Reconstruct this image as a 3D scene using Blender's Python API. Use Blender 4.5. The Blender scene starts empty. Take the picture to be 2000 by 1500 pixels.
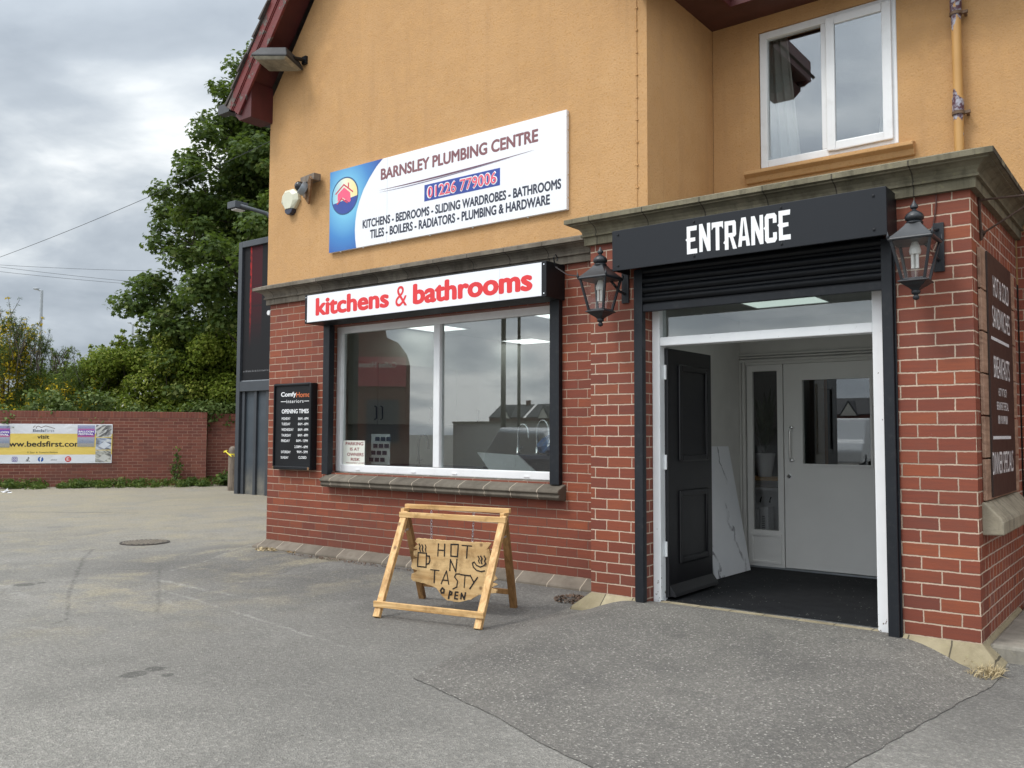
import bpy, bmesh, math, random
import numpy as np
from mathutils import Vector, Matrix

S = bpy.context.scene
COL = S.collection
R = math.radians

# ------------------------------------------------------------------ camera
CAM = np.array([8.385475602758987, -6.295001746301574, 1.3699235948128665])
CR = np.array([0.792591336634892, 0.6097446544844681, 0.0032294610900264428])
CU = np.array([0.03160033510906488, -0.04636453167713786, 0.998424633622065])
CF = np.array([-0.6089338157076762, 0.7912406628390481, 0.05601626154710365])
FPX = 1710.532467462467
cd = bpy.data.cameras.new('camera'); cam = bpy.data.objects.new('camera', cd); COL.objects.link(cam)
cd.sensor_width = 36.0; cd.lens = FPX / 2000 * 36.0; cd.clip_start = 0.05; cd.clip_end = 2000
m = Matrix.Identity(4)
for i in range(3):
    m[i][0] = CR[i]; m[i][1] = CU[i]; m[i][2] = -CF[i]; m[i][3] = CAM[i]
cam.matrix_world = m
S.camera = cam
S.render.resolution_x = 1024; S.render.resolution_y = 768

# ------------------------------------------------------------------ exposure
S.view_settings.view_transform = 'Standard'
try: S.view_settings.look = 'None'
except Exception: pass
S.view_settings.exposure = 0.12
S.view_settings.gamma = 1.0

# ------------------------------------------------------------------ sun
SUN_DIR = Vector((-0.30, -0.62, 0.95)).normalized()     # towards the sun
sl = bpy.data.lights.new('sun', 'SUN'); sl.energy = 1.5; sl.angle = R(14); sl.color = (1.0, 0.96, 0.9)
so = bpy.data.objects.new('sun', sl); COL.objects.link(so)
so.rotation_euler = (-SUN_DIR).to_track_quat('-Z', 'Y').to_euler()
so.location = (0, -20, 30)


# ------------------------------------------------------------------ node helper
class NT:
    def __init__(s, tree):
        s.t = tree
    def n(s, typ, props=None, **ins):
        nd = s.t.nodes.new('ShaderNode' + typ)
        for k, v in (props or {}).items(): setattr(nd, k, v)
        for k, v in ins.items():
            key = int(k[1:]) if (k[0] == 'i' and k[1:].isdigit()) else k.replace('_', ' ')
            s.put(nd.inputs[key], v)
        return nd
    def put(s, sock, v):
        if isinstance(v, bpy.types.Node): v = v.outputs[0]
        if isinstance(v, bpy.types.NodeSocket): s.t.links.new(v, sock)
        else:
            if sock.type == 'RGBA' and len(v) == 3: v = (*v, 1)
            sock.default_value = v
    def m(s, op, a, b=None, c=None, clamp=False):
        nd = s.t.nodes.new('ShaderNodeMath'); nd.operation = op; nd.use_clamp = clamp
        s.put(nd.inputs[0], a)
        if b is not None: s.put(nd.inputs[1], b)
        if c is not None: s.put(nd.inputs[2], c)
        return nd.outputs[0]
    def vm(s, op, a, b=None, out=0, scale=None):
        nd = s.t.nodes.new('ShaderNodeVectorMath'); nd.operation = op
        s.put(nd.inputs[0], a)
        if b is not None: s.put(nd.inputs[1], b)
        if scale is not None: s.put(nd.inputs['Scale'], scale)
        return nd.outputs[out]
    def mix(s, f, a, b, blend='MIX'):
        nd = s.t.nodes.new('ShaderNodeMix'); nd.data_type = 'RGBA'; nd.blend_type = blend
        s.put(nd.inputs[0], f); s.put(nd.inputs[6], a); s.put(nd.inputs[7], b)
        return nd.outputs[2]
    def ss(s, x, lo, hi):
        nd = s.t.nodes.new('ShaderNodeMapRange'); nd.interpolation_type = 'SMOOTHSTEP'
        s.put(nd.inputs[0], x); s.put(nd.inputs[1], lo); s.put(nd.inputs[2], hi)
        return nd.outputs[0]
    def mr(s, x, lo, hi, a=0.0, b=1.0):
        nd = s.t.nodes.new('ShaderNodeMapRange')
        s.put(nd.inputs[0], x)
        for i, v in enumerate((lo, hi, a, b)): s.put(nd.inputs[i + 1], v)
        return nd.outputs[0]
    def ramp(s, f, stops, interp='LINEAR'):
        nd = s.t.nodes.new('ShaderNodeValToRGB'); s.put(nd.inputs[0], f)
        cr = nd.color_ramp; cr.interpolation = interp
        while len(cr.elements) < len(stops): cr.elements.new(0.5)
        for e, (p, c) in zip(cr.elements, stops):
            e.position = p; e.color = (*c, 1) if len(c) == 3 else c
        return nd.outputs[0]
    def noise(s, vec, scale, detail=4, rough=0.55, dist=0.0, out=0, dim='3D'):
        nd = s.t.nodes.new('ShaderNodeTexNoise'); nd.noise_dimensions = dim
        s.put(nd.inputs['Vector'], vec); nd.inputs['Scale'].default_value = scale
        nd.inputs['Detail'].default_value = detail; nd.inputs['Roughness'].default_value = rough
        nd.inputs['Distortion'].default_value = dist
        return nd.outputs[out]
    def vor(s, vec, scale, out='Distance', feature='F1'):
        nd = s.t.nodes.new('ShaderNodeTexVoronoi'); nd.feature = feature
        s.put(nd.inputs['Vector'], vec); nd.inputs['Scale'].default_value = scale
        return nd.outputs[out]
    def bump(s, h, strength=0.3, dist=0.01, normal=None):
        nd = s.t.nodes.new('ShaderNodeBump'); s.put(nd.inputs['Height'], h)
        nd.inputs['Strength'].default_value = strength; nd.inputs['Distance'].default_value = dist
        if normal is not None: s.put(nd.inputs['Normal'], normal)
        return nd.outputs[0]
    def scalevec(s, vec, sc):
        return s.vm('MULTIPLY', vec, sc)


MATS = {}
def newmat(name):
    mt = bpy.data.materials.new(name); mt.use_nodes = True
    mt.node_tree.nodes.clear(); MATS[name] = mt
    return mt, NT(mt.node_tree)

def finish(n, shader):
    o = n.t.nodes.new('ShaderNodeOutputMaterial'); n.put(o.inputs['Surface'], shader)

def bsdf(n, col, rough=0.6, metal=0.0, normal=None, spec=0.5, **kw):
    nd = n.t.nodes.new('ShaderNodeBsdfPrincipled')
    n.put(nd.inputs['Base Color'], col); n.put(nd.inputs['Roughness'], rough)
    n.put(nd.inputs['Metallic'], metal); n.put(nd.inputs['Specular IOR Level'], spec)
    if normal is not None: n.put(nd.inputs['Normal'], normal)
    for k, v in kw.items(): n.put(nd.inputs[k.replace('_', ' ')], v)
    return nd.outputs[0]

def objco(n): return n.n('TexCoord').outputs['Object']
def uvco(n): return n.n('TexCoord').outputs['UV']

def paint(name, col, rough=0.5, var=0.12, scale=6.0, bump=0.0, bscale=80, metal=0.0, spec=0.5, dirt=0.0, dirtcol=(0.08, 0.07, 0.06), dscale=3.0):
    mt, n = newmat(name); co = objco(n)
    f = n.noise(co, scale, 5)
    lo = tuple(c * (1 - var) for c in col); hi = tuple(min(1, c * (1 + var)) for c in col)
    c = n.ramp(f, [(0.3, lo), (0.7, hi)])
    if dirt > 0:
        d = n.ss(n.noise(co, dscale, 8, 0.7), 0.5, 0.75)
        c = n.mix(n.m('MULTIPLY', d, dirt), c, dirtcol)
    rr = n.mr(n.noise(co, scale * 2.3, 4), 0.3, 0.7, max(0, rough - 0.03), min(1, rough + 0.03))
    nm = n.bump(n.noise(co, bscale, 4), bump, 0.004) if bump > 0 else None
    finish(n, bsdf(n, c, rr, metal, nm, spec)); return mt

def emit(name, col, strength):
    mt, n = newmat(name)
    finish(n, n.n('Emission', Color=col, Strength=strength)); return mt

def glass(name, tint=(0.92, 0.95, 0.95), ior=1.5, boost=1.0, rough=0.0, base=0.0):
    mt, n = newmat(name)
    g = n.n('NewGeometry')          # the same both ways through the sheet
    cs = n.m('ABSOLUTE', n.vm('DOT_PRODUCT', g.outputs['Normal'], g.outputs['Incoming'], out=1))
    f = n.m('ADD', ior, n.m('MULTIPLY', 1.0 - ior, n.m('POWER', n.m('SUBTRACT', 1.0, cs), 5.0)), clamp=True)
    tr = n.n('BsdfTransparent', Color=tint); gl = n.n('BsdfGlossy', Color=(1, 1, 1), Roughness=rough)
    mx = n.n('MixShader', i0=f, i1=tr, i2=gl); finish(n, mx); return mt

# ------------------------------------------------------------------ sky
w = bpy.data.worlds.new('World'); S.world = w; w.use_nodes = True
w.node_tree.nodes.clear(); n = NT(w.node_tree)
gen = n.n('TexCoord').outputs['Generated']
sep = n.n('SeparateXYZ', Vector=gen)
zz = n.m('MAXIMUM', sep.outputs[2], 0.0)
den = n.m('ADD', zz, 0.22)
pl = n.n('CombineXYZ', X=n.m('DIVIDE', sep.outputs[0], den), Y=n.m('DIVIDE', sep.outputs[1], den), Z=0.0).outputs[0]
pl2 = n.vm('ADD', pl, (12.69, 7.09, 0.4))
big = n.noise(pl2, 0.85, 6, 0.52, 0.35)
mid = n.noise(n.vm('ADD', pl, (24.00, 4.2, 2.0)), 2.1, 7, 0.55, 0.25)
cl = n.m('ADD', n.m('MULTIPLY', big, 0.68), n.m('MULTIPLY', mid, 0.32))
ccol = n.ramp(cl, [(0.395, (0.40, 0.455, 0.52)), (0.475, (0.54, 0.60, 0.665)), (0.53, (0.76, 0.815, 0.86)), (0.58, (1.10, 1.13, 1.14))])
up = n.ss(sep.outputs[2], 0.22, 0.95)
gain = n.m('ADD', 1.0, n.m('MULTIPLY', up, 1.2))
sdir = n.vm('DOT_PRODUCT', gen, tuple(SUN_DIR), out=1)
gain = n.m('ADD', gain, n.m('MULTIPLY', n.ss(sdir, 0.25, 1.0), 1.1))
ccol = n.vm('SCALE', ccol, scale=gain)
sky = n.n('TexSky', props=dict(sky_type='NISHITA', sun_disc=False, sun_elevation=math.asin(SUN_DIR.z), sun_rotation=math.atan2(SUN_DIR.x, SUN_DIR.y)))
b1 = n.n('Background', Color=sky.outputs[0], Strength=0.05)
b2 = n.n('Background', Color=ccol, Strength=0.95)
ad = n.n('MixShader', i0=0.93, i1=b1, i2=b2)
wo = n.t.nodes.new('ShaderNodeOutputWorld'); n.put(wo.inputs['Surface'], ad)


# ------------------------------------------------------------------ geometry helpers
def ray(u, v): return CF + (u - 1000) / FPX * CR + (750 - v) / FPX * CU
def P(u, v, ax, val):
    """the point of the plane X/Y/Z = val seen at photo pixel u, v"""
    d = ray(u, v); k = 'XYZ'.index(ax); t = (val - CAM[k]) / d[k]
    return Vector(CAM + t * d)
def PD(u, v, dep): return Vector(CAM + ray(u, v) * dep)

def wl(o):
    v = Vector((0, 0, 0))
    while o is not None:
        v += o.location; o = o.parent
    return v

def tag(o, label=None, cat=None, group=None, kind=None):
    if label: o['label'] = label
    if cat: o['category'] = cat
    if group: o['group'] = group
    if kind: o['kind'] = kind
    return o

def thing(name, label, cat, loc=(0, 0, 0), rotz=0.0, group=None):
    o = bpy.data.objects.new(name, None); COL.objects.link(o)
    o.location = loc; o.rotation_euler = (0, 0, rotz); o.empty_display_size = 0.2
    return tag(o, label, cat, group)

class MB:
    def __init__(s): s.v = []; s.f = []; s.mi = []; s.sm = []
    def add(s, verts, faces, mi=0, smooth=False):
        b = len(s.v); s.v += [tuple(v) for v in verts]
        for f in faces: s.f.append([b + i for i in f]); s.mi.append(mi); s.sm.append(smooth)
        return s
    def box(s, x0, x1, y0, y1, z0, z1, mi=0):
        v = [(x, y, z) for z in (z0, z1) for y in (y0, y1) for x in (x0, x1)]
        return s.add(v, [(0, 2, 3, 1), (4, 5, 7, 6), (0, 1, 5, 4), (2, 6, 7, 3), (0, 4, 6, 2), (1, 3, 7, 5)], mi)
    def obox(s, c, a, b, d, mi=0):
        c, a, b, d = map(Vector, (c, a, b, d))
        v = [c + i * a + j * b + k * d for k in (-1, 1) for j in (-1, 1) for i in (-1, 1)]
        return s.add(v, [(0, 2, 3, 1), (4, 5, 7, 6), (0, 1, 5, 4), (2, 6, 7, 3), (0, 4, 6, 2), (1, 3, 7, 5)], mi)
    def beam(s, p, q, wx, wd, side=(1, 0, 0), mi=0):
        """a bar from p to q; wx wide along side, wd thick across"""
        p, q, side = Vector(p), Vector(q), Vector(side)
        d = (q - p); t = d.cross(side).normalized(); sd = t.cross(d).normalized()
        return s.obox((p + q) / 2, d / 2, sd * wx / 2, t * wd / 2, mi)
    def poly(s, pts, mi=0): return s.add(pts, [tuple(range(len(pts)))], mi)
    def prism(s, pts, ext, mi=0):
        k = len(pts); e = Vector(ext); a = [Vector(p) for p in pts]
        v = a + [p + e for p in a]
        f = [tuple(range(k))[::-1], tuple(range(k, 2 * k))] + [(i, (i + 1) % k, k + (i + 1) % k, k + i) for i in range(k)]
        return s.add(v, f, mi)
    def tube(s, pts, r, k=8, mi=0, smooth=True, cap=True):
        pts = [Vector(p) for p in pts]; rs = r if isinstance(r, (list, tuple)) else [r] * len(pts)
        v = []; up = Vector((0.123, 0.31, 0.94))
        for i, p in enumerate(pts):
            d = (pts[min(i + 1, len(pts) - 1)] - pts[max(i - 1, 0)]).normalized()
            a = d.cross(up)
            if a.length < 1e-3: a = d.cross(Vector((1, 0, 0)))
            a.normalize(); b = d.cross(a)
            for j in range(k):
                t = 2 * math.pi * j / k
                v.append(p + (a * math.cos(t) + b * math.sin(t)) * rs[i])
        f = [(i * k + j, i * k + (j + 1) % k, (i + 1) * k + (j + 1) % k, (i + 1) * k + j) for i in range(len(pts) - 1) for j in range(k)]
        s.add(v, f, mi, smooth)
        if cap:
            s.add(v[:k], [tuple(range(k))[::-1]], mi); s.add(v[-k:], [tuple(range(k))], mi)
        return s
    def lathe(s, c, prof, k=16, mi=0, smooth=True, rot=0.0, sx=1.0, sy=1.0):
        c = Vector(c); v = []
        for r_, z in prof:
            for j in range(k):
                t = 2 * math.pi * j / k + rot
                v.append(c + Vector((r_ * math.cos(t) * sx, r_ * math.sin(t) * sy, z)))
        f = [(i * k + j, i * k + (j + 1) % k, (i + 1) * k + (j + 1) % k, (i + 1) * k + j) for i in range(len(prof) - 1) for j in range(k)]
        s.add(v, f, mi, smooth)
        s.add(v[:k], [tuple(range(k))[::-1]], mi); s.add(v[-k:], [tuple(range(k))], mi)
        return s
    def sweep(s, path, prof, mi=0, closed_prof=True):
        """profile (out, z) swept along a plan path with mitred corners; out is to the right of travel"""
        P2 = [Vector((p[0], p[1])) for p in path]; k = len(prof); v = []
        for i, p in enumerate(P2):
            ns = []
            if i > 0: d = (p - P2[i - 1]).normalized(); ns.append(Vector((d.y, -d.x)))
            if i < len(P2) - 1: d = (P2[i + 1] - p).normalized(); ns.append(Vector((d.y, -d.x)))
            nn = ns[0] if len(ns) == 1 else (ns[0] + ns[1]) / (1 + ns[0].dot(ns[1]))
            for o_, z in prof: v.append((p.x + nn.x * o_, p.y + nn.y * o_, z))
        f = [(i * k + j, i * k + (j + 1) % k, (i + 1) * k + (j + 1) % k, (i + 1) * k + j) for i in range(len(P2) - 1) for j in range(k if closed_prof else k - 1)]
        if closed_prof: f += [tuple(range(k)), tuple(range((len(P2) - 1) * k, len(P2) * k))]
        return s.add(v, f, mi)
    def build(s, name, mats, parent=None, bevel=0.0, local=False, fix=True, seg=2):
        me = bpy.data.meshes.new(name)
        off = Vector((0, 0, 0)) if (local or parent is None) else wl(parent)
        me.from_pydata([(v[0] - off.x, v[1] - off.y, v[2] - off.z) for v in s.v], [], s.f)
        me.polygons.foreach_set('material_index', s.mi); me.polygons.foreach_set('use_smooth', s.sm)
        if fix:
            bm = bmesh.new(); bm.from_mesh(me)
            if not any(s.sm) : bmesh.ops.remove_doubles(bm, verts=bm.verts, dist=1e-6)
            else: bmesh.ops.remove_doubles(bm, verts=bm.verts, dist=1e-6)
            bmesh.ops.recalc_face_normals(bm, faces=bm.faces); bm.to_mesh(me); bm.free()
        uv = me.uv_layers.new(name='UVMap')
        for p in me.polygons:
            nx, ny, nz = (abs(c) for c in p.normal)
            for li in p.loop_indices:
                c = me.vertices[me.loops[li].vertex_index].co + off
                if ny >= nx and ny >= nz: uv.data[li].uv = (c.x, c.z)
                elif nx >= nz: uv.data[li].uv = (c.y, c.z)
                else: uv.data[li].uv = (c.x, c.y)
        if any(s.sm):
            try: me.set_sharp_from_angle(angle=R(50))
            except Exception: pass
        for mt in (mats if isinstance(mats, (list, tuple)) else [mats]): me.materials.append(mt)
        o = bpy.data.objects.new(name, me); COL.objects.link(o)
        if parent is not None: o.parent = parent
        if bevel > 0:
            b = o.modifiers.new('bevel', 'BEVEL'); b.width = bevel; b.segments = seg; b.limit_method = 'ANGLE'; b.angle_limit = R(40)
        return o

def wall_holes(mb, x0, x1, z0, z1, y0, y1, holes, mi=0, axis='y'):
    """a wall slab from y0 (front) to y1 with rectangular openings (hx0, hx1, hz0, hz1)"""
    xs = sorted({x0, x1, *[h[0] for h in holes], *[h[1] for h in holes]}); xs = [x for x in xs if x0 <= x <= x1]
    zs = sorted({z0, z1, *[h[2] for h in holes], *[h[3] for h in holes]}); zs = [z for z in zs if z0 <= z <= z1]
    solid = lambda i, j: 0 <= i < len(xs) - 1 and 0 <= j < len(zs) - 1 and not any(h[0] <= (xs[i] + xs[i + 1]) / 2 <= h[1] and h[2] <= (zs[j] + zs[j + 1]) / 2 <= h[3] for h in holes)
    for i in range(len(xs) - 1):
        for j in range(len(zs) - 1):
            if not solid(i, j): continue
            a, b, c, d = xs[i], xs[i + 1], zs[j], zs[j + 1]
            mb.poly([(a, y0, c), (b, y0, c), (b, y0, d), (a, y0, d)], mi)
            mb.poly([(a, y1, c), (a, y1, d), (b, y1, d), (b, y1, c)], mi)
            if not solid(i - 1, j): mb.poly([(a, y0, c), (a, y0, d), (a, y1, d), (a, y1, c)], mi)
            if not solid(i + 1, j): mb.poly([(b, y0, c), (b, y1, c), (b, y1, d), (b, y0, d)], mi)
            if not solid(i, j - 1): mb.poly([(a, y0, c), (a, y1, c), (b, y1, c), (b, y0, c)], mi)
            if not solid(i, j + 1): mb.poly([(a, y0, d), (b, y0, d), (b, y1, d), (a, y1, d)], mi)
    return mb

def text(name, body, parent, o, right, up, w, h, mat, bold=0.0, ext=0.0008, local=False, spacing=1.0, italic=0.0, align='L'):
    """lettering fitted into the box w x h (h None keeps the letter shape) whose lower left corner is o"""
    cu = bpy.data.curves.new(name, 'FONT'); cu.body = body; cu.size = 1.0; cu.extrude = 0.0
    cu.space_character = spacing; cu.resolution_u = 4; cu.shear = italic
    ob = bpy.data.objects.new(name, cu); COL.objects.link(ob)
    bpy.context.view_layer.update()
    me = bpy.data.meshes.new_from_object(ob.evaluated_get(bpy.context.evaluated_depsgraph_get()))
    bpy.data.objects.remove(ob); bpy.data.curves.remove(cu)
    if bold > 0:      # heavier strokes: shifted copies of the letters, each a hair behind the next
        nv = len(me.vertices); c0 = np.empty(nv * 3); me.vertices.foreach_get('co', c0); c0 = c0.reshape(-1, 3)
        fs = [tuple(p.vertices) for p in me.polygons]; vs = []; ff = []
        sh = [(0, 0)] + [(math.cos(k * math.pi / 4) * bold, math.sin(k * math.pi / 4) * bold * 0.8) for k in range(8)]
        for k, (dx, dy) in enumerate(sh):
            q = c0 + np.array([dx, dy, 0]); q[:, 2] = -k; vs.append(q); ff += [tuple(i + k * nv for i in f) for f in fs]
        m2 = bpy.data.meshes.new(name); m2.from_pydata(np.concatenate(vs).tolist(), [], ff); bpy.data.meshes.remove(me); me = m2
    co = np.empty(len(me.vertices) * 3); me.vertices.foreach_get('co', co); co = co.reshape(-1, 3)
    mn, mx = co.min(0), co.max(0)
    sx = w / (mx[0] - mn[0]) if w else None
    sy = h / (mx[1] - mn[1]) if h else None
    if sx is None: sx = sy
    if sy is None: sy = sx
    right = np.array(right, float); up = np.array(up, float); nrm = np.cross(right, up)
    off = np.zeros(3) if (local or parent is None) else np.array(wl(parent))
    q = np.array(o)[None] - off + ((co[:, 0:1] - mn[0]) * sx) * right + ((co[:, 1:2] - mn[1]) * sy) * up + (co[:, 2:3] * 0.00008 if bold > 0 else 0.0) * nrm
    me.vertices.foreach_set('co', q.ravel()); me.update()
    me.materials.clear(); me.materials.append(mat)
    me.name = name
    ob = bpy.data.objects.new(name, me); COL.objects.link(ob); ob.parent = parent
    return ob

def strokes(name, lines, parent, o, right, up, wid, mat, thick=0.002, local=False):
    """burnt or drawn lines as flat ribbons standing slightly proud"""
    o = Vector(o); right = Vector(right); up = Vector(up); nr = right.cross(up); mb = MB()
    rj = random.Random(len(lines)); base_w = wid
    for k, ln in enumerate(lines):
        wid = base_w * rj.uniform(0.85, 1.2)
        pts = [Vector((a, b)) for a, b in ln]; z = nr * (thick + 0.00004 * k)
        for i in range(len(pts) - 1):
            a, b = pts[i], pts[i + 1]; d = (b - a)
            if d.length < 1e-6: continue
            d.normalize(); s_ = Vector((-d.y, d.x)) * wid / 2; e = d * wid * 0.35
            q = [a - e - s_, b + e - s_, b + e + s_, a - e + s_]
            zz_ = z + nr * 0.00001 * i
            mb.poly([o + right * p.x + up * p.y + zz_ for p in q])
    return mb.build(name, mat, parent, local=local, fix=False)

# ------------------------------------------------------------------ materials
def brick_mat(name, L, H, z0, x0, cols, mortar, mu=0.010, mv=0.010, vary=1.0, dirt=0.38, bump=0.6, stain=None, vz=None, foot=0.0):
    mt, n = newmat(name)
    uv = uvco(n); co = objco(n)
    wob = n.noise(uv, 9.0, 3, out=1); wo2 = n.noise(uv, 55.0, 3, out=1)
    uvw = n.vm('ADD', uv, n.vm('SCALE', n.vm('SUBTRACT', wob, (0.5, 0.5, 0.5)), scale=0.008))
    uvw = n.vm('ADD', uvw, n.vm('SCALE', n.vm('SUBTRACT', wo2, (0.5, 0.5, 0.5)), scale=0.006))
    s = n.n('SeparateXYZ', Vector=uvw)
    v = n.m('DIVIDE', n.m('SUBTRACT', s.outputs[1], z0), H)
    row = n.m('FLOOR', v); fv = n.m('SUBTRACT', v, row)
    odd = n.m('MULTIPLY', n.m('FLOORED_MODULO', row, 2.0), 0.5)
    u = n.m('ADD', n.m('DIVIDE', n.m('SUBTRACT', s.outputs[0], x0), L), odd)
    rj = n.n('TexWhiteNoise', props=dict(noise_dimensions='1D'), W=row).outputs[0]
    u = n.m('ADD', u, n.m('MULTIPLY', n.m('SUBTRACT', rj, 0.5), 0.06))
    col = n.m('FLOOR', u); fu = n.m('SUBTRACT', u, col)
    du = n.m('MULTIPLY', n.m('MINIMUM', fu, n.m('SUBTRACT', 1.0, fu)), L)
    dv = n.m('MULTIPLY', n.m('MINIMUM', fv, n.m('SUBTRACT', 1.0, fv)), H)
    d = n.m('MINIMUM', n.m('SUBTRACT', du, mu / 2), n.m('SUBTRACT', dv, mv / 2))
    mask = n.ss(d, -0.0012, 0.0016)                       # 1 on brick
    cid = n.n('CombineXYZ', X=col, Y=row, Z=0.0).outputs[0]
    rnd = n.n('TexWhiteNoise', props=dict(noise_dimensions='3D'), Vector=cid).outputs[0]
    k = len(cols)
    bc = n.ramp(rnd, [((i + 0.5) / k, c) for i, c in enumerate(cols)])
    streak = n.noise(n.vm('MULTIPLY', uv, (6, 60, 1)), 1.0, 4)
    bc = n.mix(n.mr(streak, 0.35, 0.75, 0.0, 0.35), bc, (0.10, 0.038, 0.030))
    blot = n.ss(n.noise(co, 1.3, 6, 0.65), 0.48, 0.72)
    bc = n.mix(n.m('MULTIPLY', blot, dirt), bc, (0.13, 0.065, 0.05))
    fl = n.ss(n.noise(uv, 34, 3), 0.70, 0.76)
    bc = n.mix(n.m('MULTIPLY', fl, 0.35), bc, (0.36, 0.20, 0.15))
    mc = n.ramp(n.noise(uv, 14, 5), [(0.3, tuple(c * 0.72 for c in mortar)), (0.7, mortar)])
    md = n.ss(n.noise(co, 0.9, 6, 0.65), 0.46, 0.66)
    mc = n.mix(n.m('MULTIPLY', md, 0.7), mc, tuple(c * 0.4 for c in mortar))
    if vz is not None:      # lower courses: only the bed joints were repointed
        vert = n.m('LESS_THAN', n.m('SUBTRACT', du, mu / 2), n.m('SUBTRACT', dv, mv / 2))
        lowz = n.ss(n.m('ADD', s.outputs[1], n.m('MULTIPLY', n.noise(co, 2.5, 3), 0.3)), vz + 0.25, vz)
        mc = n.mix(n.m('MULTIPLY', n.m('MULTIPLY', vert, lowz), 0.85), mc, (0.075, 0.035, 0.028))
    tint = n.n('TexWhiteNoise', props=dict(noise_dimensions='3D'), Vector=n.vm('ADD', cid, (7.3, 1.9, 4.1))).outputs[0]
    bc = n.mix(n.mr(tint, 0.0, 1.0, 0.0, 0.30), bc, (0.115, 0.040, 0.030))
    if foot:
        ft = n.m('MULTIPLY', n.ss(n.m('ADD', s.outputs[1], n.m('MULTIPLY', n.noise(uv, 2.0, 5), 0.5)), 0.95, 0.30), foot)
        bc = n.mix(ft, bc, (0.10, 0.036, 0.029)); mc = n.mix(ft, mc, tuple(c * 0.6 for c in mortar))
    c = n.mix(mask, mc, bc)
    if stain is not None: c = stain(n, co, uv, c)
    hgt = n.m('ADD', mask, n.m('MULTIPLY', n.noise(uv, 120, 3), 0.22))
    nm = n.bump(hgt, bump, 0.006)
    finish(n, bsdf(n, c, n.mr(mask, 0, 1, 0.9, 0.62), 0, nm, 0.35)); return mt

FACE = [(0.200, 0.054, 0.034), (0.225, 0.062, 0.038), (0.245, 0.070, 0.040), (0.235, 0.066, 0.039), (0.210, 0.057, 0.035), (0.285, 0.086, 0.043), (0.245, 0.070, 0.040), (0.178, 0.050, 0.035), (0.225, 0.062, 0.037), (0.235, 0.067, 0.040)]
FACE = [(a * 1.14, b * 0.99, c * 0.80) for a, b, c in FACE]
M_BRICK = brick_mat('red_brick', 0.2125, 0.08, 0.15, 0.0, FACE, (0.50, 0.365, 0.27), 0.0055, 0.008, vz=0.72, foot=0.45)
M_PIER = brick_mat('red_brick_pier', 0.212, 0.08, 0.15, 7.40 - 0.212 * 13, [(c[0] * 0.96, c[1] * 0.97, c[2] * 1.0) for c in FACE], (0.60, 0.46, 0.35), 0.0075, 0.0085, foot=0.3)
def chalk(n, co, uv, c):
    g = n.ss(n.noise(n.vm('MULTIPLY', uv, (16, 1.2, 1)), 1.0, 6, 0.7), 0.52, 0.72)
    return n.mix(n.m('MULTIPLY', g, 0.45), c, (0.42, 0.33, 0.32))
M_PSIDE = brick_mat('chalky_side_brick', 0.112, 0.08, 0.15, -0.51, [(c[0] * 1.12, c[1] * 1.15, c[2] * 1.08) for c in FACE], (0.55, 0.42, 0.34), stain=chalk)
M_BWALL = brick_mat('boundary_brick', 0.235, 0.078, 0.0, 0.0, [(0.155, 0.046, 0.033), (0.195, 0.059, 0.040), (0.22, 0.068, 0.044), (0.17, 0.05, 0.035), (0.24, 0.08, 0.05)], (0.36, 0.21, 0.155), dirt=0.4, bump=0.4)
M_SOLDIER = brick_mat('soldier_brick', 0.078, 0.30, 1.66, 0.0, [(0.20, 0.062, 0.042), (0.25, 0.078, 0.048), (0.18, 0.052, 0.038)], (0.26, 0.13, 0.1), dirt=0.5)

mt, n = newmat('ochre_render'); M_RENDER = mt
co = objco(n)
f1 = n.noise(co, 0.8, 6, 0.6); f2 = n.noise(co, 7, 6, 0.65)
c = n.ramp(f1, [(0.3, (0.475, 0.275, 0.125)), (0.7, (0.575, 0.345, 0.165))])
c = n.mix(n.ss(f2, 0.40, 0.72), c, (0.55, 0.32, 0.142))
c = n.mix(n.m('MULTIPLY', n.ss(n.noise(co, 2.3, 7, 0.68), 0.47, 0.68), 0.30), c, (0.44, 0.25, 0.105))
c = n.mix(n.m('MULTIPLY', n.ss(n.noise(n.vm('ADD', co, (3, 1, 7)), 1.5, 8, 0.7), 0.52, 0.72), 0.30), c, (0.66, 0.41, 0.20))
drip = n.ss(n.noise(n.vm('MULTIPLY', co, (5, 5, 0.35)), 1.0, 6, 0.65), 0.50, 0.76)
c = n.mix(n.m('MULTIPLY', drip, 0.38), c, (0.37, 0.215, 0.105))
g = n.noise(co, 60, 3, 0.6); g2 = n.noise(co, 16, 4, 0.6)
hh = n.m('ADD', n.m('MULTIPLY', g, 0.7), n.m('MULTIPLY', g2, 0.6))
pit = n.ss(g, 0.30, 0.46)
c = n.mix(n.m('SUBTRACT', 1.0, pit), c, (0.47, 0.255, 0.095))
finish(n, bsdf(n, c, 0.85, 0, n.bump(hh, 0.55, 0.012), 0.2))

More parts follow.
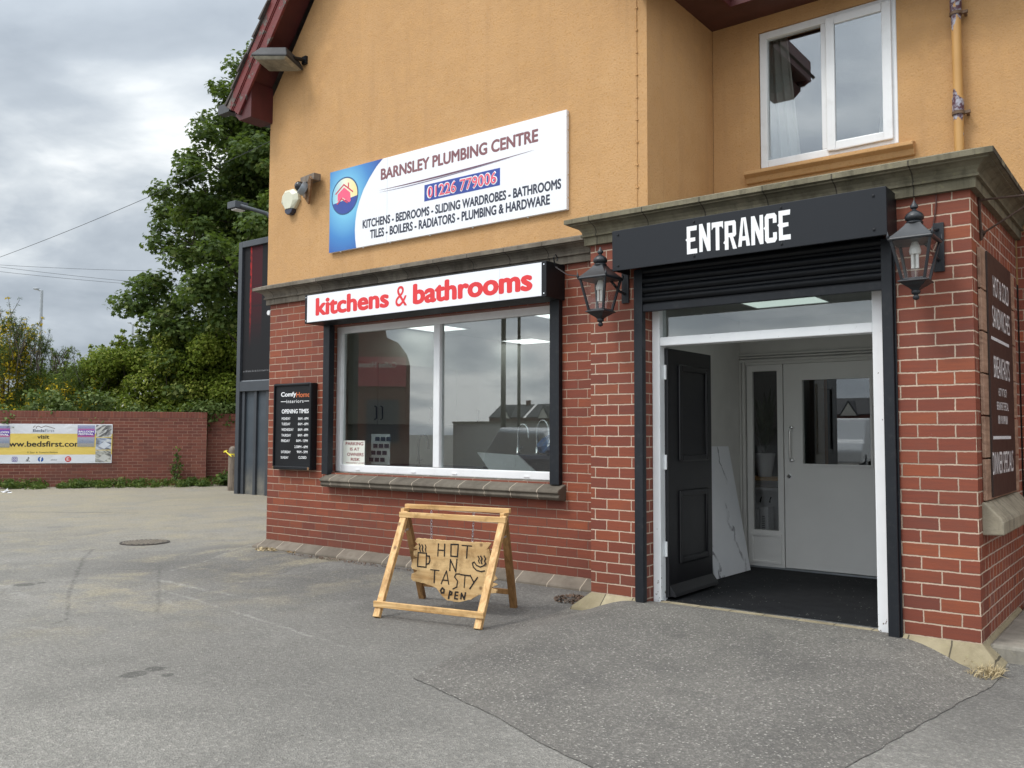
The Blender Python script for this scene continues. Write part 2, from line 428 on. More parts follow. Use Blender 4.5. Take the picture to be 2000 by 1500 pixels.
def stone_mat(name, lo, hi, seam=None, lichen=0.0, streak=0.5):
    mt, n = newmat(name); co = objco(n)
    f = n.noise(co, 4, 8, 0.65)
    c = n.ramp(f, [(0.3, lo), (0.7, hi)])
    st = n.ss(n.noise(n.vm('MULTIPLY', co, (9, 9, 1.0)), 1.0, 6, 0.7), 0.45, 0.7)
    c = n.mix(n.m('MULTIPLY', st, streak), c, tuple(a * 0.4 for a in lo))
    if lichen: c = n.mix(n.m('MULTIPLY', n.ss(n.noise(co, 22, 6, 0.7), 0.56, 0.68), lichen), c, (0.36, 0.33, 0.18))
    if seam:
        ax, step, o = seam
        s = n.n('SeparateXYZ', Vector=n.vm('ADD', co, n.vm('SCALE', n.noise(co, 5, 3, out=1), scale=0.02)))
        q = n.m('DIVIDE', n.m('SUBTRACT', s.outputs[ax], o), step)
        fr = n.m('SUBTRACT', q, n.m('FLOOR', q))
        cellv = n.n('TexWhiteNoise', props=dict(noise_dimensions='1D'), W=n.m('FLOOR', q)).outputs[0]
        c = n.mix(n.mr(cellv, 0, 1, 0.0, 0.4), c, tuple(a * 0.55 for a in lo))
        ln = n.m('LESS_THAN', n.m('MULTIPLY', n.m('MINIMUM', fr, n.m('SUBTRACT', 1.0, fr)), step), 0.0045)
        c = n.mix(n.m('MULTIPLY', ln, 0.8), c, (0.04, 0.035, 0.03) if seam[1] > 0 and len(seam) == 3 and not name.startswith('sill') else (0.45, 0.38, 0.30))
    finish(n, bsdf(n, c, 0.9, 0, n.bump(n.noise(co, 45, 6, 0.7), 0.5, 0.008), 0.2)); return mt
M_CORN = stone_mat('cornice_stone', (0.14, 0.12, 0.095), (0.27, 0.235, 0.19), (0, 0.43, 0.12), 0.15, 0.55)
M_CORNP = stone_mat('porch_cornice_stone', (0.145, 0.13, 0.088), (0.31, 0.275, 0.195), (0, 0.46, 0.2), 0.4, 0.6)
M_SILL = stone_mat('sill_stone', (0.12, 0.10, 0.08), (0.20, 0.175, 0.14), (0, 0.30, 0.02), 0.1, 0.4)
M_PLINTH = stone_mat('sill_plinth_stone', (0.15, 0.125, 0.10), (0.24, 0.205, 0.165), (0, 0.335, 0.0), 0.0, 0.3)
M_PLINTHP = stone_mat('pale_plinth_stone', (0.27, 0.225, 0.14), (0.42, 0.36, 0.24), (0, 0.24, 0.05), 0.35, 0.3)
M_SIDESILL = stone_mat('side_sill_stone', (0.22, 0.19, 0.14), (0.36, 0.32, 0.24), None, 0.25, 0.6)

M_UPVC = paint('white_plastic', (0.80, 0.81, 0.82), 0.35, 0.04, 3, dirt=0.18, dirtcol=(0.35, 0.33, 0.3), dscale=7)
mt, n = newmat('flaking_white_paint'); M_WFRAME = mt
co = objco(n); s = n.n('SeparateXYZ', Vector=co)
c = n.ramp(n.noise(co, 5, 5), [(0.3, (0.76, 0.78, 0.79)), (0.7, (0.83, 0.84, 0.85))])
low = n.mr(s.outputs[2], 0.1, 0.45, 0.10, 0.0)
chip = n.m('GREATER_THAN', n.m('ADD', n.noise(n.vm('MULTIPLY', co, (1, 1, 0.45)), 55, 5, 0.6), low), 0.70)
c = n.mix(chip, c, (0.16, 0.13, 0.10))
finish(n, bsdf(n, c, 0.4, 0, n.bump(n.noise(co, 40, 3), 0.1, 0.003)))

M_BLACK = paint('black_paint', (0.008, 0.009, 0.011), 0.45, 0.2, 5, spec=0.3)
M_ANTH = paint('anthracite_panel', (0.016, 0.018, 0.022), 0.5, 0.06, 2, spec=0.25)
M_GUIDE = paint('anthracite_rail', (0.011, 0.013, 0.017), 0.45, 0.12, 3, spec=0.35, dirt=0.2, dirtcol=(0.09, 0.085, 0.08), dscale=18)
M_SHUT = paint('black_shutter', (0.004, 0.005, 0.007), 0.45, 0.2, 4, spec=0.25, dirt=0.10, dirtcol=(0.05, 0.05, 0.05), dscale=14)
M_DOORB = paint('black_door_paint', (0.010, 0.010, 0.012), 0.32, 0.1, 3)
M_SIGNW = paint('white_sign_face', (0.82, 0.83, 0.86), 0.5, 0.01, 1)
M_WHITE = paint('white_vinyl', (0.85, 0.85, 0.86), 0.4, 0.02)
M_RED = paint('red_vinyl', (0.72, 0.03, 0.035), 0.4, 0.05)
M_MAROON = paint('maroon_vinyl', (0.22, 0.085, 0.095), 0.5, 0.1)
M_NAVY = paint('navy_vinyl', (0.022, 0.026, 0.05), 0.45, 0.1)
M_BLUE = paint('blue_vinyl', (0.02, 0.055, 0.30), 0.4, 0.1)
M_PINK = paint('pink_vinyl', (0.85, 0.10, 0.20), 0.4, 0.05)
M_ORANGE = paint('orange_vinyl', (0.75, 0.19, 0.06), 0.4, 0.05)
M_GREY = paint('grey_metal', (0.30, 0.32, 0.34), 0.4, 0.1, metal=0.6)
M_STEEL = paint('polished_steel', (0.9, 0.9, 0.9), 0.16, 0.05, metal=1.0)
M_INK = paint('black_ink', (0.012, 0.012, 0.014), 0.6, 0.1)
M_CREAM = paint('cream_plastic', (0.62, 0.61, 0.47), 0.35, 0.05, 4, dirt=0.1)
M_GLASS = glass('window_glass', (0.84, 0.87, 0.86), 0.145)
M_GLASSUP = glass('upstairs_glass', (0.90, 0.92, 0.92), 0.19)
M_GLASSD = glass('door_glass', (0.80, 0.83, 0.83), 0.11)
M_LGLASS = glass('lantern_glass', (0.88, 0.88, 0.88), 0.05)
M_INTW = paint('interior_white_wall', (0.62, 0.61, 0.57), 0.8, 0.03)
M_LOBBY = paint('lobby_paint', (0.60, 0.59, 0.565), 0.75, 0.04)
M_INDOOR = paint('grey_door_paint', (0.69, 0.68, 0.66), 0.5, 0.03, 3)
M_MAT = None
mt, n = newmat('black_entrance_mat'); M_MAT = mt
co = objco(n)
dots = n.m('MULTIPLY', n.m('LESS_THAN', n.vor(co, 26), 0.10), n.m('GREATER_THAN', n.noise(co, 3.2, 3), 0.52))
c = n.mix(dots, n.ramp(n.noise(co, 9, 5), [(0.3, (0.009, 0.0095, 0.011)), (0.7, (0.016, 0.017, 0.019))]), (0.35, 0.34, 0.30))
finish(n, bsdf(n, c, 0.85, 0, n.bump(n.noise(co, 300, 2), 0.4, 0.003), 0.2))

mt, n = newmat('red_barge_paint'); M_BARGE = mt
co = objco(n)
pk = n.ss(n.noise(n.vm('MULTIPLY', co, (1, 1, 1)), 5.5, 7, 0.72), 0.53, 0.57)
c = n.ramp(n.noise(co, 4, 4), [(0.3, (0.125, 0.017, 0.016)), (0.7, (0.17, 0.027, 0.024))])
wood = n.ramp(n.noise(n.vm('MULTIPLY', co, (12, 12, 12)), 1.0, 5), [(0.35, (0.055, 0.04, 0.033)), (0.65, (0.17, 0.13, 0.11))])
c = n.mix(pk, c, wood)
finish(n, bsdf(n, c, 0.6, 0, n.bump(n.m('ADD', pk, n.noise(co, 40, 3)), 0.5, 0.006)))
M_SOFFIT = paint('red_soffit_paint', (0.075, 0.011, 0.011), 0.6, 0.2, 5)
M_SOFFITD = paint('dark_soffit_paint', (0.085, 0.03, 0.022), 0.7, 0.2, 5)
M_TILE = paint('roof_tile', (0.075, 0.062, 0.055), 0.8, 0.35, 9, 0.4, 30)
M_GUTTER = paint('black_gutter', (0.02, 0.02, 0.024), 0.4, 0.1)

mt, n = newmat('peeling_pipe_paint'); M_PIPE = mt
co = objco(n); s = n.n('SeparateXYZ', Vector=co)
c = n.ramp(n.noise(co, 3, 4), [(0.3, (0.50, 0.27, 0.085)), (0.7, (0.58, 0.33, 0.11))])
pn = n.noise(n.vm('MULTIPLY', co, (1, 1, 0.35)), 11, 5, 0.6)
near = n.m('ADD', n.ss(n.m('ABSOLUTE', n.m('SUBTRACT', s.outputs[2], 3.93)), 0.16, 0.02), n.ss(n.m('ABSOLUTE', n.m('SUBTRACT', s.outputs[2], 4.70)), 0.22, 0.03))
pk = n.m('GREATER_THAN', n.m('ADD', pn, n.m('MULTIPLY', near, 0.20)), 0.645)
c = n.mix(pk, c, n.ramp(n.noise(co, 30, 3), [(0.45, (0.09, 0.035, 0.05)), (0.6, (0.38, 0.37, 0.42))]))
finish(n, bsdf(n, c, 0.5, 0, n.bump(pk, 0.3, -0.003)))

def wood_mat(name, lo, hi, axis=0, knots=True, sc=1.0):
    mt, n = newmat(name); co = objco(n)
    st = [14.0, 14.0, 14.0]; st[axis] = 1.1
    f = n.noise(n.vm('MULTIPLY', co, tuple(a * sc for a in st)), 2.2, 6, 0.6, 0.6)
    c = n.ramp(f, [(0.28, lo), (0.72, hi)])
    big = n.noise(co, 3.1, 4)
    c = n.mix(n.m('MULTIPLY', n.ss(n.noise(co, 6.0, 6, 0.7), 0.48, 0.68), 0.6), c, tuple(a * 0.55 for a in lo))
    if knots:
        k = n.ss(n.vor(co, 7.5), 0.17, 0.06)
        c = n.mix(n.m('MULTIPLY', k, 0.75), c, (0.13, 0.06, 0.028))
    finish(n, bsdf(n, c, 0.55, 0, n.bump(f, 0.25, 0.003), 0.3)); return mt
M_PINE = wood_mat('varnished_pine', (0.44, 0.235, 0.08), (0.80, 0.54, 0.26), 0)
M_PINEZ = wood_mat('varnished_pine_upright', (0.42, 0.215, 0.07), (0.78, 0.52, 0.25), 2)
M_PINED = wood_mat('dark_pine', (0.17, 0.085, 0.03), (0.36, 0.20, 0.08), 2)  # darker pine tones for the rear legs and rear rail
M_BOARD = wood_mat('live_edge_board', (0.36, 0.19, 0.065), (0.80, 0.57, 0.29), 0, True, 0.35)
M_BURN = paint('burnt_lettering', (0.014, 0.010, 0.008), 0.8, 0.2)
M_OLDWOOD = wood_mat('weathered_wood', (0.12, 0.095, 0.075), (0.27, 0.215, 0.165), 2, False)
M_BRWOOD = wood_mat('brown_wood', (0.16, 0.085, 0.04), (0.30, 0.17, 0.085), 0, False)
M_PLANK = wood_mat('reclaimed_plank', (0.24, 0.14, 0.095), (0.46, 0.30, 0.21), 1, False)

# ------------------------------------------------------------------ ground
def gz(x, y):
    t = min(1, max(0, (y + 0.9) / 0.75)); t = t * t * (3 - 2 * t)
    q = min(1, max(0, (4.0 - y) / 2.5)); q = q * q * (3 - 2 * q)
    e = min(1, max(0, (x + 1.1) / 0.9)); e = e * e * (3 - 2 * e)
    return 0.06 * t * q * e

def seg_mask(n, co, a, b, wid, soft=0.6):
    a = Vector((a[0], a[1], 0)); b = Vector((b[0], b[1], 0)); ba = b - a
    pa = n.vm('SUBTRACT', co, tuple(a))
    h = n.m('DIVIDE', n.vm('DOT_PRODUCT', pa, tuple(ba), out=1), ba.length_squared, clamp=True)
    d = n.vm('LENGTH', n.vm('SUBTRACT', pa, n.vm('SCALE', tuple(ba), scale=h)), out=1)
    return n.ss(d, wid, wid * (1 - soft))

mt, n = newmat('worn_asphalt'); M_ASPH = mt
co3 = objco(n); co = n.vm('MULTIPLY', co3, (1, 1, 0)); s = n.n('SeparateXYZ', Vector=co)
X, Y = s.outputs[0], s.outputs[1]
warp = n.vm('SCALE', n.vm('SUBTRACT', n.noise(co, 0.9, 5, out=1), (0.5, 0.5, 0.5)), scale=1.0)
cw = n.vm('ADD', co, warp)
n1 = n.noise(co, 0.45, 7, 0.6); n2 = n.noise(co, 2.6, 8, 0.7); n3 = n.noise(co, 120, 3, 0.7)
base = n.ramp(n1, [(0.3, (0.245, 0.233, 0.210)), (0.7, (0.345, 0.328, 0.295))])
base = n.mix(n.m('MULTIPLY', n.ss(n2, 0.40, 0.68), 0.6), base, (0.185, 0.176, 0.160))
# darker, newer asphalt in front of the shop window
sw = n.n('SeparateXYZ', Vector=cw)
dk = n.m('MULTIPLY', n.m('MULTIPLY', n.ss(sw.outputs[1], -2.6, -1.1), n.ss(sw.outputs[0], -1.4, -0.2)), n.ss(sw.outputs[1], 0.9, 0.1))
base = n.mix(n.m('MULTIPLY', dk, 0.72), base, (0.125, 0.119, 0.112))
dk2 = n.ss(n.vm('LENGTH', n.vm('MULTIPLY', n.vm('SUBTRACT', cw, (4.3, -2.7, 0)), (0.5, 0.9, 0)), out=1), 1.7, 0.4)
base = n.mix(n.m('MULTIPLY', dk2, 0.6), base, (0.165, 0.157, 0.144))
# pale sandy dust over the far part of the yard, in streaks across
D = n.m('ADD', n.m('MULTIPLY', sw.outputs[0], -0.61), n.m('MULTIPLY', sw.outputs[1], 0.79))
strk = n.noise(n.vm('MULTIPLY', cw, (0.9, 0.5, 0)), 1.3, 7, 0.65)
sand = n.m('MULTIPLY', n.ss(D, -1.2, 4.5), n.ss(strk, 0.28, 0.62))
sand = n.m('ADD', sand, n.m('MULTIPLY', n.ss(D, 4.5, 8.5), 0.45), clamp=True)
base = n.mix(n.m('MULTIPLY', sand, 0.70), base, (0.40, 0.345, 0.245))
sand2 = n.m('MULTIPLY', n.m('MULTIPLY', n.ss(D, -7.5, -1.5), n.ss(n.noise(cw, 1.1, 7, 0.7), 0.47, 0.66)), n.ss(X, 3.6, 1.5))
base = n.mix(n.m('MULTIPLY', sand2, 0.62), base, (0.42, 0.365, 0.245))
# chalky wear
base = n.mix(n.m('MULTIPLY', n.ss(n.noise(cw, 0.8, 8, 0.7), 0.52, 0.7), 0.5), base, (0.33, 0.315, 0.285))
# scraped white lines and dark seams
def gp(x, y):  # from the enlarged view of the lower left corner
    p = P(x / 2.632, 900 + y / 2.632, 'Z', 0.0); return (p.x, p.y)
brk = n.ss(n.noise(co, 7, 6, 0.7), 0.40, 0.62)
wob = n.vm('ADD', co, n.vm('SCALE', n.vm('SUBTRACT', n.noise(co, 5, 4, out=1), (0.5, 0.5, 0.5)), scale=0.08))
for a, b, wd, am in [((820, 612), (1060, 665), 0.06, 0.6), ((1060, 665), (1350, 712), 0.05, 0.7), ((830, 662), (1300, 805), 0.035, 0.6), ((1300, 805), (1820, 972), 0.03, 0.5),
                  ((880, 565), (1290, 455), 0.035, 0.6), ((0, 640), (150, 700), 0.12, 0.5), ((850, 720), (920, 745), 0.05, 0.5), ((1400, 585), (1500, 580), 0.03, 0.6),
                  ((0, 820), (300, 880), 0.06, 0.3)]:
    base = n.mix(n.m('MULTIPLY', n.m('MULTIPLY', seg_mask(n, wob, gp(*a), gp(*b), wd, 0.9), brk), am * 0.6), base, (0.56, 0.545, 0.50))
for a, b, wd in [((480, 455), (430, 500), 0.035), ((430, 500), (400, 570), 0.035), ((400, 570), (360, 660), 0.035), ((360, 660), (350, 760), 0.03), ((350, 760), (345, 815), 0.03), ((345, 815), (270, 840), 0.03), ((420, 555), (800, 560), 0.03), ((820, 540), (815, 780), 0.03), ((0, 262), (700, 268), 0.09), ((430, 465), (480, 455), 0.05)]:
    base = n.mix(n.m('MULTIPLY', n.m('MULTIPLY', seg_mask(n, wob, gp(*a), gp(*b), wd, 0.9), n.mr(brk, 0, 1, 0.4, 1.0)), 0.5), base, (0.065, 0.063, 0.06))
for (a, sx_) in [((690, 1098), 0.085), ((800, 1070), 0.065), ((855, 1103), 0.04), ((125, 638), 0.10), ((215, 627), 0.05)]:
    c_ = gp(*a)
    d = n.vm('LENGTH', n.vm('SUBTRACT', wob, (c_[0], c_[1], 0)), out=1)
    base = n.mix(n.m('MULTIPLY', n.ss(d, sx_, sx_ * 0.75), 0.62), base, (0.055, 0.054, 0.05))
# aggregate
v1 = n.n('TexVoronoi', Vector=co, Scale=125.0)
agg = n.n('SeparateColor', Color=v1.outputs['Color']).outputs[0]
base = n.mix(n.mr(agg, 0.0, 1.0, 0.38, 0.0), base, (0.06, 0.058, 0.055))
base = n.mix(n.m('MULTIPLY', n.m('GREATER_THAN', agg, 0.92), 0.18), base, (0.50, 0.48, 0.44))
pits = n.ss(n3, 0.32, 0.42)
base = n.mix(n.m('MULTIPLY', n.m('SUBTRACT', 1.0, pits), 0.5), base, (0.06, 0.06, 0.06))
mid_ = n.noise(co, 34, 4, 0.65)
base = n.mix(n.mr(mid_, 0.34, 0.60, 0.38, 0.0), base, (0.10, 0.094, 0.084))
base = n.mix(n.mr(mid_, 0.56, 0.75, 0.0, 0.30), base, (0.50, 0.465, 0.395))
grit = n.m('MULTIPLY', n.m('LESS_THAN', n.vor(co, 7.0), 0.05), n.m('GREATER_THAN', n.noise(co, 1.4, 2), 0.5))
base = n.mix(n.m('MULTIPLY', grit, 0.6), base, (0.05, 0.045, 0.04))
finish(n, bsdf(n, base, 0.9, 0, n.bump(n.m('ADD', n.m('MULTIPLY', mid_, 1.2), n.m('MULTIPLY', v1.outputs['Distance'], 0.7)), 0.75, 0.010), 0.2))

mt, n = newmat('ramp_asphalt'); M_RAMP = mt
co3 = objco(n); co = n.vm('MULTIPLY', co3, (1, 1, 0)); s = n.n('SeparateXYZ', Vector=co)
v1 = n.n('TexVoronoi', Vector=co, Scale=115.0); agg = n.n('SeparateColor', Color=v1.outputs['Color']).outputs[0]
base = n.ramp(n.noise(co, 1.2, 6), [(0.3, (0.135, 0.126, 0.113)), (0.7, (0.195, 0.182, 0.163))])
edge = n.m('ADD', n.ss(s.outputs[1], -1.2, -0.6), n.m('MULTIPLY', n.ss(n.noise(co, 0.9, 5), 0.45, 0.7), 0.5), clamp=True)
base = n.mix(n.m('MULTIPLY', edge, 0.5), base, (0.235, 0.22, 0.19))
blot = n.ss(n.noise(co, 3.4, 7, 0.7), 0.46, 0.70)
base = n.mix(n.m('MULTIPLY', blot, 0.5), base, (0.10, 0.095, 0.088))
base = n.mix(n.mr(agg, 0, 1, 0.55, 0.0), base, (0.06, 0.057, 0.054))
base = n.mix(n.m('MULTIPLY', n.ss(agg, 0.70, 0.88), 0.20), base, (0.33, 0.31, 0.28))
base = n.mix(n.m('MULTIPLY', n.m('GREATER_THAN', agg, 0.965), 0.32), base, (0.60, 0.57, 0.51))
n3 = n.noise(co, 150, 2, 0.6)
finish(n, bsdf(n, base, 0.85, 0, n.bump(n.m('ADD', n3, n.m('MULTIPLY', v1.outputs['Distance'], 0.9)), 0.7, 0.007), 0.3))
M_CONC = stone_mat('step_concrete', (0.20, 0.185, 0.155), (0.33, 0.305, 0.26), None, 0.2, 0.3)

def coords(fine, far):
    return sorted(set([round(v, 3) for v in fine] + far))
xs = coords(np.arange(-20, 14.01, 0.5), [-400, -200, -100, -60, -40, -28, 20, 30, 50, 100, 200, 400])
ys = coords(list(np.arange(-16, 12.01, 1.0)) + list(np.arange(-1.2, 0.61, 0.075)), [-400, -200, -100, -60, -40, -25, 16, 22, 30, 50, 100, 200, 400])
mb = MB(); mb.add([(x, y, gz(x, y)) for y in ys for x in xs], [(j * len(xs) + i, j * len(xs) + i + 1, (j + 1) * len(xs) + i + 1, (j + 1) * len(xs) + i) for j in range(len(ys) - 1) for i in range(len(xs) - 1)], 0, True)
tag(mb.build('ground', M_ASPH), kind='structure')

def smooth(t): t = min(1, max(0, t)); return t * t * (3 - 2 * t)
def ramp_h(x, y):
    sx = smooth((x - 4.58) / 0.50) * smooth((7.5 - x) / 0.55)
    sy = min(1, max(0, (y + 2.95) / 2.35))
    return 0.118 * sx * sy ** 1.25
def interp(pts, t):
    t = t * (len(pts) - 1); i = min(int(t), len(pts) - 2); f = t - i
    return Vector(pts[i]).lerp(Vector(pts[i + 1]), f)
Lc = [(4.58, -0.45), (4.52, -0.9), (4.50, -1.3), (4.62, -1.75), (4.78, -2.2), (4.92, -2.68)]
Rc = [(7.53, -0.45), (7.50, -0.86), (7.42, -1.3), (7.36, -1.7), (7.27, -2.3), (7.10, -3.42)]
Tc = [(4.58, -0.45), (7.53, -0.45)]; Bc = [(4.92, -2.68), (5.3, -2.80), (5.7, -2.92), (6.1, -3.09), (6.4, -3.18), (6.75, -3.31), (7.10, -3.42)]
NU, NV = 40, 44; random.seed(4); vv = []
for j in range(NV + 1):
    t = j / NV
    for i in range(NU + 1):
        u = i / NU
        p = interp(Lc, t) * (1 - u) + interp(Rc, t) * u + interp(Tc, u) * (1 - t) + interp(Bc, u) * t
        p -= (Vector(Lc[0]) * (1 - u) * (1 - t) + Vector(Rc[0]) * u * (1 - t) + Vector(Lc[-1]) * (1 - u) * t + Vector(Rc[-1]) * u * t)
        if i in (0, NU) or j == NV: p += Vector((random.uniform(-.006, .006), random.uniform(-.006, .006)))
        rim = min(1.0, min(u, 1 - u, 1 - t) * 12)
        vv.append((p.x, p.y, gz(p.x, p.y) * (1 - rim) + max(gz(p.x, p.y), ramp_h(p.x, p.y)) * rim + 0.004 + 0.008 * rim))
mb = MB(); mb.add(vv, [(j * (NU + 1) + i, (j + 1) * (NU + 1) + i, (j + 1) * (NU + 1) + i + 1, j * (NU + 1) + i + 1) for j in range(NV) for i in range(NU)], 0, True)
tag(mb.build('entrance_ramp', M_RAMP), kind='structure')
mb = MB(); mb.box(7.42, 9.6, -0.42, 1.24, -0.05, 0.138)
tag(mb.build('side_pavement', M_CONC, bevel=0.02), kind='structure')

# ------------------------------------------------------------------ the shop building
B = thing('shop_building', 'two-storey corner shop building with ochre rendered gable above red brick ground floor', 'shop')
YB = 1.25
mb = MB()
wall_holes(mb, 0.0, 4.72, -0.05, 2.90, 0.0, 0.26, [(1.02, 3.97, 0.94, 2.52)])
mb.box(0.0, 0.26, 0.262, 7.98, -0.05, 2.9)
mb.build('brick_front_wall', M_BRICK, B)
# porch: front with the doorway, both sides
mb = MB()
wall_holes(mb, 4.71, 7.40, -0.05, 2.90, -0.51, -0.26, [(5.185, 6.885, -0.2, 2.62)])
mb.build('brick_porch_front', M_PIER, B)
for a, b, c in ((7.14, 7.398, YB), (4.712, 4.96, 0.0)):
    mb = MB(); mb.box(a, b, -0.258, c, -0.05, 2.9); mb.build('brick_porch_side', M_PSIDE, B)
mb = MB(); mb.box(7.41, 12.0, YB, YB + 0.25, -0.05, 2.9)
mb.build('brick_side_wall', M_BRICK, B)
# render
mb = MB()
mb.prism([(-0.04, -0.02, 2.98), (4.95, -0.02, 2.98), (4.95, -0.02, 5.25), (4.55, -0.02, 5.78), (2.455, -0.02, 8.55), (0.36, -0.02, 5.78), (-0.04, -0.02, 5.25)], (0, 0.28, 0))
mb.build('rendered_gable_wall', M_RENDER, B)
mb = MB(); mb.box(4.70, 4.95, 0.262, YB + 0.2, 2.9, 5.3)
mb.build('rendered_return_wall', M_RENDER, B)
mb = MB(); wall_holes(mb, 4.955, 12.0, 2.9, 5.4, YB, YB + 0.25, [(5.40, 6.585, 3.765, 5.02)])
mb2 = MB(); mb2.box(-0.04, 0.22, 0.265, 7.98, 2.9, 5.3); mb2.build('rendered_side_wall', M_RENDER, B)
mb.build('rendered_upper_wall', M_RENDER, B)
mb = MB(); mb.box(0.0, 12.0, 8.0, 8.25, 0, 5.4); mb.build('rear_wall', M_RENDER, B)
mb = MB(); mb.box(12.01, 12.2, 1.3, 7.98, 0, 5.4); mb.build('rendered_end_wall', M_RENDER, B)
# render corner bead with nail heads
mb = MB(); mb.tube([(4.855, -0.0235, 3.1), (4.856, -0.0235, 5.3)], 0.004, 6)
for k in range(12): mb.box(4.847, 4.867, -0.031, -0.0205, 3.2 + 0.19 * k, 3.212 + 0.19 * k)
mb.build('corner_bead', M_RENDER, B)
# plinths
def plinth(y0): return None
PR = [(-0.02, 0.152), (0.002, 0.150), (0.105, 0.088), (0.112, 0.075), (0.112, -0.06), (-0.02, -0.06)]
mb = MB(); mb.sweep([(0, 2.0), (0, 0), (4.70, 0)][::1], PR)
mb.build('stone_plinth', M_PLINTH, B, bevel=0.006)
PP = [(-0.02, 0.150), (0.004, 0.148), (0.115, 0.045), (0.120, 0.03), (0.120, -0.06), (-0.02, -0.06)]
mb = MB(); mb.sweep([(4.71, -0.02), (4.71, -0.51), (5.12, -0.51)], PP)
mb.build('pale_stone_plinth', M_PLINTHP, B, bevel=0.006)
mb = MB(); mb.sweep([(6.965, -0.51), (7.40, -0.51), (7.40, 0.9)], PP); mb.build('pale_stone_plinth', M_PLINTHP, B, bevel=0.006)
# cornices
CP = [(-0.02, 2.842), (0.036, 2.842), (0.036, 2.905), (0.056, 2.906), (0.056, 2.922), (0.046, 2.926), (0.050, 2.945), (0.066, 2.967), (0.096, 2.986), (0.120, 2.991), (0.120, 2.999), (0.149, 3.001), (0.149, 3.034), (0.020, 3.078), (-0.02, 3.078)]
mb = MB(); mb.sweep([(0, 3.0), (0, 0), (4.706, 0)], CP); mb.build('stone_cornice', M_CORN, B)
CP2 = [(o_ * 1.02, z + (0.004 if z > 3 else 0)) for o_, z in CP]
mb = MB(); mb.sweep([(4.71, -0.022), (4.71, -0.51), (7.40, -0.51), (7.40, YB - 0.002)], CP2)
mb.box(4.72, 7.39, -0.50, YB - 0.003, 2.92, 3.05)
mb.build('porch_cornice', M_CORNP, B)
mb = MB(); mb.sweep([(7.56, YB), (12.0, YB)], CP); mb.build('rear_cornice', M_CORN, B)

# roof
rf = MB()
def slope(mbx, y0, y1, dx):
    a = Vector((-0.34 + dx, 0, 5.08)); b = Vector((0.36, 0, 6.02)); c = Vector((2.455, 0, 8.80))
    return a, b, c
xs_ = [(-0.37, 5.02), (2.455, 8.82)]
def gable_roof(y0, y1, th, lift, over=0.0):
    m_ = MB()
    for sgn in (1, -1):
        X_ = lambda x: x if sgn == 1 else 4.91 - x
        p = [(X_(-0.37 - over), 5.20 + lift - over * 1.28), (X_(2.455), 8.84 + lift), (X_(2.455), 8.84 + lift - th * 1.6), (X_(-0.37 - over), 5.20 + lift - th * 1.6 - over * 1.28)]
        m_.prism([(x, y0, z) for x, z in p], (0, y1 - y0, 0))
    return m_
rt = MB()
# courses of tiles as stepped slabs
for sgn in (1, -1):
    N_ = 22
    for k in range(N_):
        t0, t1 = k / N_, (k + 1.12) / N_
        A = Vector((-0.40, 5.17)); E_ = Vector((2.455, 8.86))
        p, q = A.lerp(E_, t0), A.lerp(E_, min(1, t1)); nr_ = Vector((-(E_ - A).y, (E_ - A).x)).normalized()
        pts = [p + nr_ * 0.012, p + nr_ * 0.045, q + nr_ * 0.016, q - nr_ * 0.0]
        X_ = lambda x: x if sgn == 1 else 4.91 - x
        yj = -0.385 - 0.012 * ((k * 7) % 3)
        rt.prism([(X_(a.x), yj, a.y) for a in pts], (0, 8.6, 0))
roof = rt.build('roof', M_TILE, B)
rb = MB()
for sgn in (1, -1):
    X_ = lambda x: x if sgn == 1 else 4.91 - x
    A = Vector((-0.40, 5.165)); E_ = Vector((2.455, 8.855)); d = (E_ - A).normalized(); nr_ = Vector((d.y, -d.x))
    for (o0, o1, y0_, y1_) in [(0.0, 0.10, -0.372, -0.335), (0.095, 0.115, -0.362, -0.335), (0.11, 0.235, -0.352, -0.322)]:
        p = [A + nr_ * o0 + d * (o0 * 0.2), E_ + nr_ * o0, E_ + nr_ * o1, A + nr_ * o1 + d * (o1 * 0.1)]
        rb.prism([(X_(a.x), y0_, a.y) for a in p], (0, y1_ - y0_, 0))
rb.build('bargeboard', M_BARGE, roof, bevel=0.004)
sb = MB()
for sgn in (1, -1):
    X_ = lambda x: x if sgn == 1 else 4.91 - x
    A = Vector((-0.40, 5.165)); E_ = Vector((2.455, 8.855)); d = (E_ - A).normalized(); nr_ = Vector((d.y, -d.x))
    p = [A + nr_ * 0.13, E_ + nr_ * 0.13, E_ + nr_ * 0.15, A + nr_ * 0.15]
    sb.prism([(X_(a.x), -0.333, a.y) for a in p], (0, 0.31, 0))
    # boxed eave end
    sb.prism([(X_(-0.30), -0.32, 5.06), (X_(-0.22), -0.32, 4.985), (X_(0.0), -0.32, 4.985), (X_(0.0), -0.32, 5.40)], (0, 0.30, 0))
sb.build('soffit', M_SOFFIT, roof)
gb = MB()
gb.box(-0.62, -0.40, -0.34, -0.24, 5.13, 5.24); gb.box(-0.50, -0.40, -0.24, 8.0, 5.13, 5.24)
gb.build('gutter', M_GUTTER, roof)
